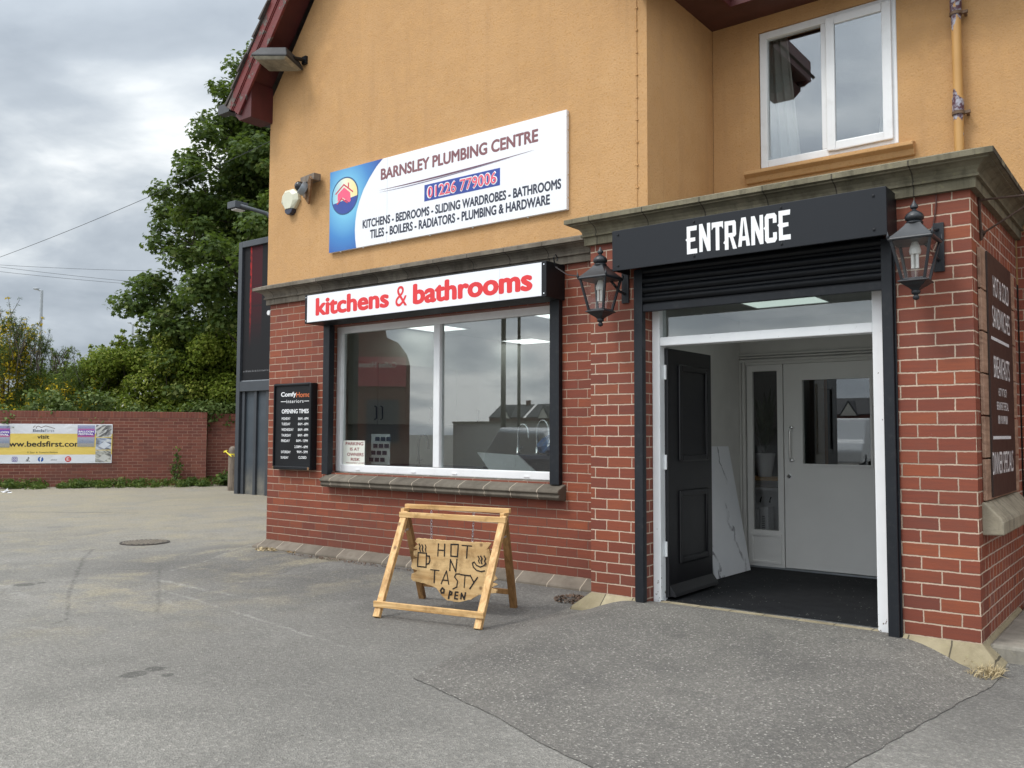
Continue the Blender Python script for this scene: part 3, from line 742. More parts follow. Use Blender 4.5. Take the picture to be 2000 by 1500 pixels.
# eaves over the set back wall and its return, meeting in an inner corner
eb = MB()
eb.box(5.30, 12.0, 0.84, YB + 0.02, 5.16, 5.20); eb.box(4.94, 5.30, -0.30, YB + 0.02, 5.16, 5.20)
eb.build('eaves_soffit', M_SOFFITD, roof)
eb = MB()
eb.box(5.30, 12.0, 0.815, 0.838, 5.12, 5.34); eb.box(5.302, 5.325, -0.30, 0.815, 5.12, 5.34)
eb.build('fascia', M_SOFFIT, roof)
eb = MB(); eb.prism([(5.0, 0.78, 5.36), (5.0, 5.0, 8.6), (5.0, 5.0, 8.5), (5.0, 0.78, 5.26)], (7.2, 0, 0)); eb.prism([(5.0, 8.5, 5.36), (5.0, 5.0, 8.6), (5.0, 5.0, 8.5), (5.0, 8.5, 5.26)], (7.2, 0, 0))
eb.build('rear_roof_slope', M_TILE, roof)

# ------------------------------------------------------------------ shop window
W = MB()
fy0, fy1 = 0.12, 0.19
wx0, wx1, wz0, wz1 = 1.022, 3.975, 0.95, 2.525
W.box(wx0, wx0 + 0.085, fy0, fy1, wz0, wz1); W.box(wx1 - 0.085, wx1, fy0, fy1, wz0, wz1)
W.box(wx0 + 0.085, wx1 - 0.085, fy0, fy1, wz0, wz0 + 0.075); W.box(wx0 + 0.085, wx1 - 0.085, fy0, fy1, wz1 - 0.075, wz1)
win = W.build('shop_window', M_UPVC, B, bevel=0.008)
mb = MB(); mb.box(2.46, 2.545, fy0 - 0.003, fy1, wz0 + 0.073, wz1 - 0.073); mb.build('mullion', M_UPVC, win, bevel=0.01)
mb = MB(); mb.box(wx0 + 0.08, 2.465, 0.155, 0.161, wz0 + 0.07, wz1 - 0.07); mb.box(2.54, wx1 - 0.08, 0.155, 0.161, wz0 + 0.07, wz1 - 0.07)
mb.build('pane', M_GLASS, win)
for x in (1.38, 2.20, 2.75, 3.62):
    mb = MB(); mb.box(x - 0.03, x + 0.03, fy0 - 0.008, fy0 + 0.01, wz0 + 0.02, wz0 + 0.03); mb.build('drain_cap', M_UPVC, win)
mb = MB()
mb.prism([(1.05, 0.17, 0.955), (1.05, -0.02, 0.925), (1.05, -0.118, 0.885), (1.05, -0.130, 0.860), (1.05, -0.105, 0.845), (1.05, -0.115, 0.82), (1.05, -0.09, 0.795), (1.05, 0.0, 0.79), (1.05, 0.17, 0.79)], (3.082, 0, 0))
mb.build('sill', M_SILL, win, bevel=0.008)
for x0 in (1.0, 3.995):
    mb = MB(); mb.box(x0, x0 + 0.10, -0.055, 0.02, 0.925, 2.53)
    mb.build('shutter_rail', M_GUIDE, B, bevel=0.004)

# upstairs window
U = MB(); uy = YB + 0.012
ux0, ux1, uz0, uz1 = 5.405, 6.582, 3.768, 5.015
U.box(ux0, ux0 + 0.065, uy, uy + 0.07, uz0, uz1); U.box(ux1 - 0.065, ux1, uy, uy + 0.07, uz0, uz1)
U.box(ux0 + 0.065, ux1 - 0.065, uy, uy + 0.07, uz0, uz0 + 0.065); U.box(ux0 + 0.065, ux1 - 0.065, uy, uy + 0.07, uz1 - 0.065, uz1)
U.box(5.957, 6.02, uy, uy + 0.07, uz0 + 0.065, uz1 - 0.065)
up_ = U.build('upstairs_window', M_UPVC, B, bevel=0.006)
mb = MB(); c0, c1, cz0, cz1 = 6.005, 6.545, uz0 + 0.035, uz1 - 0.035
mb.box(c0, c0 + 0.075, uy - 0.03, uy - 0.002, cz0, cz1); mb.box(c1 - 0.075, c1, uy - 0.03, uy - 0.002, cz0, cz1)
mb.box(c0 + 0.075, c1 - 0.075, uy - 0.03, uy - 0.002, cz0, cz0 + 0.075); mb.box(c0 + 0.075, c1 - 0.075, uy - 0.03, uy - 0.002, cz1 - 0.075, cz1)
mb.build('opening_sash', M_UPVC, up_, bevel=0.008)
mb = MB(); mb.box(ux0 + 0.06, 5.962, uy + 0.035, uy + 0.04, uz0 + 0.06, uz1 - 0.06); mb.box(6.075, 6.475, uy - 0.014, uy - 0.009, cz0 + 0.07, cz1 - 0.07)
mb.build('pane', M_GLASSUP, up_)
mb = MB()
mb.prism([(5.28, YB + 0.02, 3.758), (5.28, YB - 0.09, 3.735), (5.28, YB - 0.095, 3.705), (5.28, YB - 0.05, 3.68), (5.28, YB - 0.03, 3.635), (5.28, YB + 0.02, 3.63)], (1.43, 0, 0))
mb.build('sill', M_RENDER, up_, bevel=0.006)
# dark room upstairs
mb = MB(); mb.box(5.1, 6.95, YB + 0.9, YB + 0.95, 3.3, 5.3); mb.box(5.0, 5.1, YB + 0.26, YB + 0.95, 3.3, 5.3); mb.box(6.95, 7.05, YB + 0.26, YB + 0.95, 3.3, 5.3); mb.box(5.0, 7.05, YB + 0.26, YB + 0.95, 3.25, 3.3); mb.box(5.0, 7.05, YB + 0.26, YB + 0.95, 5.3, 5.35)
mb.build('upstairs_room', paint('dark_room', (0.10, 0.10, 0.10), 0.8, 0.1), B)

# rain pipe
mb = MB(); px_ = 7.045; py_ = YB - 0.075
mb.tube([(px_, py_, 3.05), (px_, py_, 5.2)], 0.036, 16)
for z in (3.90, 4.70): mb.tube([(px_, py_, z), (px_, py_, z + 0.11)], 0.043, 16)
pipe = mb.build('rain_pipe', M_PIPE, B)
for z in (3.885, 4.685):
    mb = MB(); mb.tube([(px_, py_, z - 0.012), (px_, py_, z + 0.012)], 0.047, 16); mb.box(px_ + 0.02, px_ + 0.085, py_ - 0.008, py_ + 0.01, z - 0.011, z + 0.011); mb.box(px_ + 0.05, px_ + 0.07, py_, YB, z - 0.01, z + 0.01)
    mb.build('pipe_clip', paint('rusty_clip', (0.14, 0.085, 0.05), 0.7, 0.3, 30), pipe)

# ------------------------------------------------------------------ doorway
for x0 in (5.125, 6.892):
    mb = MB(); mb.box(x0, x0 + 0.066, -0.555, -0.50, 0.10, 2.60); mb.box(x0 - 0.02 if x0 < 6 else x0 + 0.066, x0 if x0 < 6 else x0 + 0.078, -0.53, -0.513, 0.10, 2.60)
    mb.build('shutter_rail', M_GUIDE, B, bevel=0.004)
mb = MB(); z = 2.335
for k in range(7):
    mb.tube([(5.18, -0.525, z + 0.035), (6.90, -0.525, z + 0.035)], 0.030, 12); mb.box(5.18, 6.90, -0.530, -0.515, z - 0.002, z + 0.07); z += 0.072
sh = mb.build('roller_shutter', M_SHUT, B)
mb = MB(); mb.box(5.18, 6.90, -0.545, -0.505, 2.278, 2.332); mb.build('bottom_bar', M_GUIDE, sh, bevel=0.004)
mb = MB(); mb.box(5.188, 5.252, -0.40, -0.29, 0.105, 2.45); mb.box(6.79, 6.868, -0.40, -0.29, 0.105, 2.45)
mb.box(5.252, 6.79, -0.395, -0.29, 2.03, 2.096); mb.box(5.252, 6.79, -0.395, -0.29, 2.36, 2.45)
df = mb.build('door_frame', M_WFRAME, B, bevel=0.006)
mb = MB(); mb.box(5.252, 6.79, -0.345, -0.339, 2.096, 2.36); mb.build('fanlight', M_GLASSD, df)
mb = MB(); mb.box(5.252, 6.80, -0.455, -0.40, 0.09, 0.128); mb.build('threshold', M_PLINTHP, df, bevel=0.004)
mb = MB(); mb.box(5.252, 6.79, -0.40, -0.37, 0.10, 0.136); mb.build('threshold_strip', M_STEEL, df)
# black door standing open into the lobby
mb = MB(); dx0, dx1 = 5.238, 5.280; dy0, dy1 = -0.325, 0.44
mb.box(dx0, dx1, dy0, dy1, 0.145, 2.02)
dd = mb.build('entrance_door', M_DOORB, B, bevel=0.004)
for (z0, z1) in ((0.94, 0.94), (1.16, 1.90), (0.38, 0.93)):
    if z0 == z1: continue
    mb = MB(); a0, a1 = dy0 + 0.17, dy1 - 0.07; t = 0.045
    for (y0_, y1_, q0, q1) in ((a0, a0 + t, z0, z1), (a1 - t, a1, z0, z1), (a0 + t, a1 - t, z0, z0 + t), (a0 + t, a1 - t, z1 - t, z1)):
        mb.box(dx1 - 0.002, dx1 + 0.016, y0_, y1_, q0, q1)
    mb.build('panel_moulding', M_DOORB, dd, bevel=0.008)
mb = MB(); mb.prism([(dx1, dy0 + 0.01, 0.15), (dx1 + 0.05, dy0 + 0.01, 0.15), (dx1 + 0.045, dy0 + 0.01, 0.175), (dx1, dy0 + 0.01, 0.235)], (0, dy1 - dy0 - 0.01, 0))
mb.build('weather_bar', M_DOORB, dd, bevel=0.003)
for z in (0.45, 1.1, 1.78):
    mb = MB(); mb.tube([(5.262, -0.335, z), (5.262, -0.335, z + 0.11)], 0.012, 8); mb.build('hinge', M_WFRAME, dd)

# lobby
LY = 1.68
mb = MB(); mb.box(4.86, 5.0, -0.255, LY + 0.12, 0.1, 2.74); mb.build('lobby_left_wall', M_LOBBY, B)
mb = MB(); mb.box(7.0, 7.12, -0.255, LY + 0.12, 0.1, 2.74); mb.build('lobby_right_wall', M_LOBBY, B)
mb = MB(); mb.box(5.0, 7.0, -0.255, LY + 0.02, 2.45, 2.50); mb.build('lobby_ceiling', M_LOBBY, B)
mb = MB(); wall_holes(mb, 5.0, 7.0, 0.1, 2.74, LY + 0.02, LY + 0.12, [(5.06, 6.95, -0.1, 2.05)]); mb.build('lobby_back_wall', M_LOBBY, B)
mb = MB()
for (a, b, y) in ((2.05, 2.075, LY - 0.01), (2.085, 2.10, LY - 0.02), (2.11, 2.13, LY - 0.01)): mb.box(4.99, 7.0, y, LY + 0.03, a, b)
mb.box(5.00, 5.02, LY - 0.01, LY + 0.03, 0.13, 2.05); mb.box(5.03, 5.06, LY - 0.02, LY + 0.03, 0.13, 2.05)
mb.build('architrave', M_LOBBY, B, bevel=0.004)
mb = MB(); mb.box(4.9, 7.1, -0.40, LY + 3.0, 0.06, 0.118); mb.build('lobby_floor', paint('lobby_floor_grey', (0.12, 0.12, 0.12), 0.5), B)
mb = MB(); wall_holes(mb, 5.07, 5.42, 0.14, 2.02, LY, LY + 0.045, [(5.125, 5.365, 0.475, 1.96)])
sd = mb.build('side_light', M_INDOOR, B, bevel=0.003)
mb = MB(); mb.box(5.12, 5.37, LY + 0.02, LY + 0.025, 0.47, 1.965); mb.build('pane', M_LGLASS, sd)
mb = MB()
for (a, b, c_, d_) in ((5.10, 5.12, 0.17, 0.44), (5.375, 5.395, 0.17, 0.44), (5.12, 5.375, 0.42, 0.44), (5.12, 5.375, 0.17, 0.19)): mb.box(a, b, LY - 0.012, LY - 0.0005, c_, d_)
mb.build('panel_moulding', M_INDOOR, sd)
mb = MB(); wall_holes(mb, 5.428, 6.25, 0.145, 2.02, LY, LY + 0.045, [(5.605, 6.20, 1.10, 1.865)])
idr = mb.build('inner_door', M_INDOOR, B, bevel=0.003)
mb = MB(); mb.box(5.60, 6.205, LY + 0.02, LY + 0.025, 1.095, 1.87); mb.build('pane', M_GLASSD, idr)
mb = MB(); t = 0.02
for (a, b, c_, d_) in ((5.588, 5.605, 1.083, 1.882), (6.20, 6.217, 1.083, 1.882), (5.605, 6.20, 1.083, 1.10), (5.605, 6.20, 1.865, 1.882)): mb.box(a, b, LY - 0.01, LY - 0.0005, c_, d_)
mb.build('glazing_bead', M_INDOOR, idr)
mb = MB(); mb.tube([(5.505, LY - 0.002, 1.43), (5.50, LY - 0.045, 1.425), (5.50, LY - 0.052, 1.40), (5.50, LY - 0.052, 1.16), (5.50, LY - 0.045, 1.135), (5.505, LY - 0.002, 1.13)], 0.009, 10)
for z in (1.43, 1.13): mb.lathe((5.505, LY - 0.012, z - 0.02), [(0.004, 0), (0.022, 0.008), (0.026, 0.02), (0.022, 0.032), (0.004, 0.04)], 14)
mb.build('pull_handle', M_STEEL, idr)
mb = MB(); mb.obox((5.475, LY - 0.006, 0.983), (0.012, 0, 0.012), (0, 0.006, 0), (-0.012, 0, 0.012)); mb.build('lock', M_STEEL, idr, bevel=0.004)
mb = MB(); mb.box(6.258, 6.95, LY, LY + 0.045, 0.145, 2.02); mb.build('inner_door_leaf', M_INDOOR, B, bevel=0.003)
mb = MB(); mb.box(5.05, 6.96, LY - 0.02, LY + 0.06, 0.118, 0.14); mb.build('door_sill_strip', M_GREY, B)
mb = MB(); mb.box(5.06, 6.95, LY + 0.002, LY + 0.10, 2.022, 2.06); mb.build('door_head', M_LOBBY, B)
# room behind the inner doors
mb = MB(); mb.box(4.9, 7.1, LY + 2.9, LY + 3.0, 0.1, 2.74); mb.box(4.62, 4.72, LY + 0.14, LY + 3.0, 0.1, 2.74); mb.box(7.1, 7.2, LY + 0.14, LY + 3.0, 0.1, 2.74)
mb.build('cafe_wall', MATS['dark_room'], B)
M_PANEL = emit('lit_ceiling_panel', (0.95, 1.0, 0.96), 2.0)
q = P(1522, 586, 'Z', 2.442)
cl = thing('ceiling_light', 'lit square ceiling panel seen through the fanlight above the entrance', 'ceiling light', (q.x, q.y, 2.447))
mb = MB(); mb.box(q.x - 0.30, q.x + 0.30, q.y - 0.3, q.y + 0.3, 2.438, 2.446); mb.build('diffuser', emit('dim_ceiling_panel', (0.88, 1.0, 0.92), 1.0), cl)
mb = MB()
for (a, b, c_, d_) in ((-.32, -.30, -.32, .32), (.30, .32, -.32, .32), (-.30, .30, -.32, -.30), (-.30, .30, .30, .32)): mb.box(q.x + a, q.x + b, q.y + c_, q.y + d_, 2.434, 2.447)
mb.build('frame', M_UPVC, cl)

# showroom shell
mb = MB(); mb.box(0.262, 0.30, 0.27, 5.2, 0.1, 2.75); mb.box(4.60, 4.66, 0.27, 5.2, 0.1, 2.75); mb.box(0.30, 4.60, 5.2, 5.3, 0.1, 2.75)
mb.build('showroom_wall', M_INTW, B)
mb = MB(); mb.box(0.262, 4.66, 0.27, 5.3, 2.75, 2.80); mb.build('showroom_ceiling', M_INTW, B)
mb = MB(); mb.box(0.262, 4.66, 0.27, 5.3, 0.06, 0.10); mb.build('showroom_floor', paint('floor_tile_grey', (0.25, 0.24, 0.23), 0.35, 0.1), B)

# ------------------------------------------------------------------ signs on the front
EX, EZ, EYv = (1, 0, 0), (0, 0, 1), (0, 1, 0)
def tfit(name, body, par, plane, u0, vb, u1, vt, mat, bold=0.0, **kw):
    """lettering whose lower left corner is seen at (u0, vb), left top at vt and right end at u1"""
    a = P(u0, vb, 'Y', plane); b = P(u0, vt, 'Y', plane); c = P(u1, vb, 'Y', plane)
    return text(name, body, par, a, EX, EZ, c.x - a.x, b.z - a.z, mat, bold, **kw)

# --- large plumbing sign
x0, x1, z0, z1, ys = 1.08, 4.178, 3.312, 4.196, -0.060
sg = thing('wall_sign', 'large white plumbing centre sign with a blue left end on the orange wall', 'sign', (x0, 0, z0))
mb = MB(); mb.box(x0, x1, ys, -0.022, z0, z1); mb.build('panel', M_SIGNW, sg, bevel=0.003)
mt, n = newmat('blue_glow_print')
co = objco(n)
d = n.vm('LENGTH', n.vm('MULTIPLY', n.vm('SUBTRACT', co, (0.26, 0, 0.56)), (1, 0, 0.85)), out=1)
c = n.ramp(n.m('DIVIDE', d, 0.75), [(0.22, (0.16, 0.50, 0.72)), (0.5, (0.035, 0.21, 0.52)), (0.8, (0.012, 0.05, 0.30)), (1.0, (0.012, 0.02, 0.20))])
finish(n, bsdf(n, c, 0.35))
curve = [(1.895, z1), (1.80, 4.13), (1.70, 4.03), (1.61, 3.92), (1.55, 3.81), (1.508, 3.70), (1.49, 3.60), (1.485, 3.50), (1.492, 3.41), (1.51, z0)]
mb = MB(); mb.poly([(x0, ys - 0.001, z0)] + [(a, ys - 0.001, b) for a, b in reversed(curve)] + [(x0, ys - 0.001, z1)])
mb.build('blue_end', MATS['blue_glow_print'], sg, fix=False)
def disc(cx, cz, rx, rz, y, k=40, a0=0, a1=2 * math.pi):
    return [(cx + rx * math.cos(a0 + (a1 - a0) * i / k), y, cz + rz * math.sin(a0 + (a1 - a0) * i / k)) for i in range(k + (0 if a1 - a0 >= 6.28 else 1))]
lx, lz = 1.322, 3.90
mb = MB(); mb.poly(disc(lx, lz, 0.212, 0.205, ys - 0.002)); lg = mb.build('emblem', paint('emblem_ring_blue', (0.015, 0.07, 0.20), 0.4), sg, fix=False)
mt, n = newmat('emblem_sky_print'); co = objco(n); s = n.n('SeparateXYZ', Vector=co)
c = n.ramp(n.mr(s.outputs[0], 0.05, 0.42), [(0.0, (0.20, 0.55, 0.72)), (0.5, (0.80, 0.80, 0.62)), (1.0, (0.90, 0.72, 0.30))])
finish(n, bsdf(n, c, 0.4))
mb = MB(); mb.poly(disc(lx, lz, 0.196, 0.190, ys - 0.0026, a0=-0.12, a1=math.pi + 0.35)); mb.build('emblem_sky', MATS['emblem_sky_print'], lg, fix=False)
mb = MB(); mb.poly(disc(lx, lz, 0.196, 0.190, ys - 0.0026, a0=math.pi + 0.35, a1=2 * math.pi - 0.12)); mb.build('emblem_water', M_BLUE, lg, fix=False)
def zz2(pts, y): return [tuple(P(480 + a / 6.667, 300 + b / 6.667, 'Y', y)) for a, b in pts]
mb = MB(); mb.poly(zz2([(1195, 535), (1280, 440), (1360, 505), (1366, 612), (1345, 635), (1262, 572), (1196, 625)][::-1], ys - 0.0034)); mb.build('emblem_house', M_PINK, lg, fix=False)
def zl(pts): return [(lambda p: (p.x, p.z))(P(480 + a / 6.667, 300 + b / 6.667, 'Y', ys)) for a, b in pts]
strokes('emblem_roof', [zl([(1175, 530), (1280, 405), (1395, 492)]), zl([(1195, 658), (1252, 588), (1326, 637)]), zl([(1340, 385), (1340, 450)])], lg, (0, ys, 0), EX, EZ, 0.016, paint('dark_pink_vinyl', (0.62, 0.06, 0.10), 0.5), 0.0042)
tfit('lettering', 'BARNSLEY PLUMBING CENTRE', sg, ys - 0.001, 743.5, 352.5, 1051, 330, M_MAROON, 0.042)
def swoosh(pts, wid):
    mb = MB(); k = len(pts)
    for i in range(k - 1):
        (a, b), (c, d) = pts[i], pts[i + 1]; w0 = wid * math.sin(math.pi * i / (k - 1)); w1 = wid * math.sin(math.pi * (i + 1) / (k - 1))
        mb.poly([(a, ys - 0.0012, b - w0 - .0005), (c, ys - 0.0012, d - w1 - .0005), (c, ys - 0.0012, d + w1 + .0005), (a, ys - 0.0012, b + w0 + .0005)])
    return mb
def bez(p, q, r_, k=22): return [((1 - t) ** 2 * p[0] + 2 * t * (1 - t) * q[0] + t * t * r_[0], (1 - t) ** 2 * p[1] + 2 * t * (1 - t) * q[1] + t * t * r_[1]) for t in [i / k for i in range(k + 1)]]
mb = swoosh(bez((1.845, 3.872), (2.75, 3.855), (3.83, 3.905)), 0.008); mb2 = swoosh(bez((1.85, 3.85), (2.4, 3.83), (3.55, 3.885)), 0.004)
mb.v += []; mb.build('swoosh', paint('violet_swoosh', (0.14, 0.06, 0.10), 0.5), sg, fix=False); mb2.build('swoosh', paint('grey_swoosh', (0.16, 0.13, 0.22), 0.5), sg, fix=False)
pz0, pz1 = 3.652, 3.815
mb = MB(); mb.box(2.487, 3.44, ys - 0.0016, ys - 0.0002, pz0, pz1); ph = mb.build('phone_strip', M_BLUE, sg)
text('phone_outline', '01226 779006', ph, (2.520, ys - 0.0022, pz0 + 0.018), EX, EZ, 0.889, pz1 - pz0 - 0.036, M_WHITE, 0.05)
text('phone_number', '01226 779006', ph, (2.533, ys - 0.0034, pz0 + 0.027), EX, EZ, 0.865, pz1 - pz0 - 0.054, paint('rose_vinyl', (0.75, 0.10, 0.16), 0.5), 0.012)
tfit('lettering', 'KITCHENS - BEDROOMS - SLIDING WARDROBES - BATHROOMS', sg, ys - 0.001, 708, 447, 1096, 430.0, M_NAVY, 0.042)
tfit('lettering', 'TILES - BOILERS - RADIATORS - PLUMBING & HARDWARE', sg, ys - 0.001, 722.5, 466.5, 1074, 449.0, M_NAVY, 0.042)
mb = MB(); mb.box(1.962, 1.9645, ys - 0.0006, ys + 0.001, z0 + 0.002, z1 - 0.002); mb.build('seam', paint('grey_seam', (0.5, 0.52, 0.56), 0.5), sg)
for xx in (1.25, 1.60, 2.0, 2.55, 3.1, 3.75):
    mb = MB(); mb.lathe((xx, ys + 0.02, z0 - 0.012), [(0.008, 0), (0.010, 0.006), (0.008, 0.013)], 10); mb.build('screw', M_STEEL, sg)
for zq in (3.42, 3.62, 3.82, 4.02, 4.15):
    mb = MB(); mb.obox((x1 + 0.002, ys + 0.02, zq), (0.002, 0, 0), (0, 0.006, 0), (0, 0, 0.006)); mb.build('screw', M_STEEL, sg)

# --- kitchens & bathrooms box sign
kx0, kx1, kz0, kz1, ky = 0.965, 4.122, 2.527, 2.836, -0.287
sg = thing('box_sign', 'long white box sign in a black frame reading kitchens & bathrooms above the shop window', 'sign', (kx0, 0, kz0))
mb = MB(); mb.box(kx0, kx1, ky + 0.004, -0.001, kz0, kz1); mb.build('housing', M_BLACK, sg, bevel=0.004)
mb = MB(); mb.box(kx0 + 0.043, kx1 - 0.048, ky, ky + 0.006, kz0 + 0.010, kz1 - 0.012); mb.build('face', M_SIGNW, sg)
a = P(615, 619, 'Y', ky - .001)
tfit('lettering', 'kitchens', sg, ky - 0.001, 616, 617.5, 759.5, 582.5, M_RED, 0.046)
tfit('lettering', '&', sg, ky - 0.001, 772, 599.5, 795, 560, M_RED, -0.014)
tfit('lettering', 'bathrooms', sg, ky - 0.001, 806, 595.5, 1040, 555, M_RED, 0.048)
for xx in (kx0 + 0.02, kx1 - 0.024):
    for zq in (kz0 + 0.03, kz1 - 0.03):
        mb = MB(); mb.obox((xx, ky + 0.003, zq), (0.005, 0, 0), (0, 0.002, 0), (0, 0, 0.005)); mb.build('screw', M_STEEL, sg)
mb = MB(); mb.box(3.62, 3.622, ky - 0.0003, ky + 0.001, kz0 + 0.012, kz1 - 0.014); mb.build('seam', MATS['grey_seam'], sg)
mb = MB(); mb.tube([(4.14, -0.18, 2.80), (4.14, -0.2, 2.87), (4.14, -0.17, 2.90), (4.14, -0.14, 2.88), (4.14, -0.15, 2.85)], 0.006, 8); mb.build('hook', M_BLACK, sg)

# --- ENTRANCE fascia
ex0, ex1, ez0, ez1, ey = 5.052, 6.984, 2.572, 2.872, -0.750
tilt = R(0.35)
rgt = Vector((math.cos(tilt), 0, math.sin(tilt))); upv = Vector((-math.sin(tilt), 0, math.cos(tilt)))
sg = thing('fascia_sign', 'dark grey fascia box reading ENTRANCE in white above the open doorway', 'sign', (ex0, -0.5, ez0))
def fp(a, b, y): return Vector((ex0, y, ez0 - 0.004)) + rgt * a + upv * b
W_, H_ = ex1 - ex0, ez1 - ez0
mb = MB(); mb.prism([fp(0, 0, ey), fp(W_, 0, ey), fp(W_, H_, ey), fp(0, H_, ey)], (0, 0.018, 0)); mb.build('face', M_ANTH, sg, bevel=0.003)
mb = MB()
mb.prism([fp(W_ - 0.015, 0.004, ey + 0.0185), fp(W_, 0.004, ey + 0.0185), fp(W_, H_ - 0.002, ey + 0.0185), fp(W_ - 0.015, H_ - 0.002, ey + 0.0185)], (0, 0.215, 0))
mb.prism([fp(0, 0.004, ey + 0.0185), fp(0.015, 0.004, ey + 0.0185), fp(0.015, H_ - 0.002, ey + 0.0185), fp(0, H_ - 0.002, ey + 0.0185)], (0, 0.215, 0))
mb.prism([fp(0.015, H_ - 0.017, ey + 0.0185), fp(W_ - 0.015, H_ - 0.017, ey + 0.0185), fp(W_ - 0.015, H_ - 0.002, ey + 0.0185), fp(0.015, H_ - 0.002, ey + 0.0185)], (0, 0.215, 0))
mb.prism([fp(0.1, 0.06, ey + 0.10), fp(W_ - 0.1, 0.06, ey + 0.10), fp(W_ - 0.1, 0.2, ey + 0.10), fp(0.1, 0.2, ey + 0.10)], (0, 0.13, 0))
mb.build('housing', M_BLACK, sg, bevel=0.002)
LET = {'E': [[(0, 0), (.20, 0), (.20, .60), (.20, 1), (0, 1), (0, .58), (-.07, .53), (0, .46)], [(.2, .83), (.56, .83), (.58, 1), (.2, 1)], [(.2, .43), (.48, .45), (.48, .58), (.2, .58)], [(.2, 0), (.58, 0), (.58, .17), (.2, .17)]],
       'N': [[(0, 0), (.19, 0), (.19, 1), (0, 1)], [(.44, 0), (.62, 0), (.62, 1), (.44, 1)], [(.19, 1), (.19, .52), (.44, 0), (.44, .46)]],
       'T': [[(0, .82), (.62, .82), (.62, 1), (0, 1)], [(.21, 0), (.41, 0), (.41, .82), (.21, .82)], [(0, .73), (.09, .82), (0, .82)], [(.62, .73), (.62, .82), (.53, .82)]],
       'R': [[(0, 0), (.20, 0), (.20, 1), (0, 1), (0, .34), (-.08, .25), (0, .2)], [(.2, .84), (.52, .84), (.6, .93), (.54, 1), (.2, 1)], [(.42, .57), (.61, .6), (.6, .93), (.52, .84), (.42, .84)], [(.2, .43), (.54, .43), (.61, .5), (.61, .6), (.42, .57), (.2, .57)], [(.27, .43), (.45, .43), (.64, 0), (.44, 0)]],
       'A': [[(0, 0), (.19, 0), (.31, .93), (.31, 1), (.19, 1)], [(.63, 0), (.63 - .19, 0), (.31, .93), (.31, 1), (.43, 1)], [(.215, .2), (.415, .2), (.394, .35), (.234, .35), ]],
       'C': [[(.1, 0), (.5, 0), (.6, .1), (.6, .34), (.41, .34), (.41, .17), (.20, .17), (.20, .83), (.41, .83), (.41, .66), (.6, .66), (.6, .9), (.5, 1), (.1, 1), (0, .9), (0, .58), (-.07, .52), (0, .46), (0, .1)]]}
a0 = P(1342, 497, 'Y', ey); a1 = P(1545.5, 466.5, 'Y', ey); hz = P(1342, 443, 'Y', ey).z - a0.z
adv = (a1.x - a0.x) / (8 * 0.70 - 0.10); mb = MB()
for k, ch in enumerate('ENTRANCE'):
    dz = (0, 0.004, 0.0, -0.006, 0.002, 0, 0.0, 0.006)[k]
    for pl_ in LET[ch]:
        mb.poly([Vector((a0.x - ex0, 0, 0)) * 0 + fp(a0.x - ex0 + adv * (0.70 * k + px), a0.z - ez0 + 0.0 + dz + hz * pz, ey - 0.0012) for px, pz in pl_])
mb.build('lettering', M_WHITE, sg, fix=False)
for (a, b) in ((0.05, 0.035), (0.05, H_ - 0.035), (0.66, 0.03), (0.66, H_ - 0.03), (1.28, 0.03), (1.28, H_ - 0.03), (W_ - 0.075, 0.04), (W_ - 0.075, H_ - 0.05)):
    mb = MB(); q = fp(a, b, ey - 0.003); mb.obox(q, (0.007, 0, 0), (0, 0.004, 0), (0, 0, 0.007)); mb.build('screw', M_BLACK, sg, bevel=0.003)

# --- opening times
sg = thing('opening_times_sign', 'black framed board listing opening times on the brick left of the shop window', 'sign', (0.53, 0, 0.96))
ox0, ox1, oz0, oz1, oy = 0.205, 0.858, 0.962, 1.912, -0.075
mb = MB(); mb.box(ox0, ox1, oy, -0.001, oz0, oz1); mb.build('board', M_BLACK, sg, bevel=0.006)
mb = MB(); t = 0.035
for (a, b, c, d) in ((ox0, ox0 + t * .5, oz0, oz1), (ox1 - t, ox1, oz0, oz1), (ox0 + t * .5, ox1 - t, oz0, oz0 + t), (ox0 + t * .5, ox1 - t, oz1 - t * .7, oz1)): mb.box(a, b, oy - 0.018, oy - 0.0005, c, d)
mb.build('frame', M_BLACK, sg, bevel=0.008)
yy = oy - 0.0012
def ot(body, u0, u1, vb, vt, mat=M_WHITE, bold=0.02, **kw): tfit('lettering', body, sg, yy, 440 + u0 / 6.667, 720 + vb / 6.667, 440 + u1 / 6.667, 720 + vt / 6.667, mat, bold, **kw)
ot('Comfy', 725, 922, 385, 308, bold=0.03); ot('Home', 925, 1100, 374, 307, M_ORANGE, 0.0)
ot('interiors', 795, 1018, 449, 408, bold=0.006, spacing=1.2)
for pr in ((725, 790), (1030, 1100)): strokes('rule', [[(P(440 + a / 6.667, 720 + 431 / 6.667, 'Y', yy).x, P(440 + 725 / 6.667, 720 + 431 / 6.667, 'Y', yy).z) for a in pr]], sg, (0, oy, 0), EX, EZ, 0.007, M_WHITE, 0.0012)
ot('OPENING TIMES', 735, 1085, 586, 530, bold=0.03)
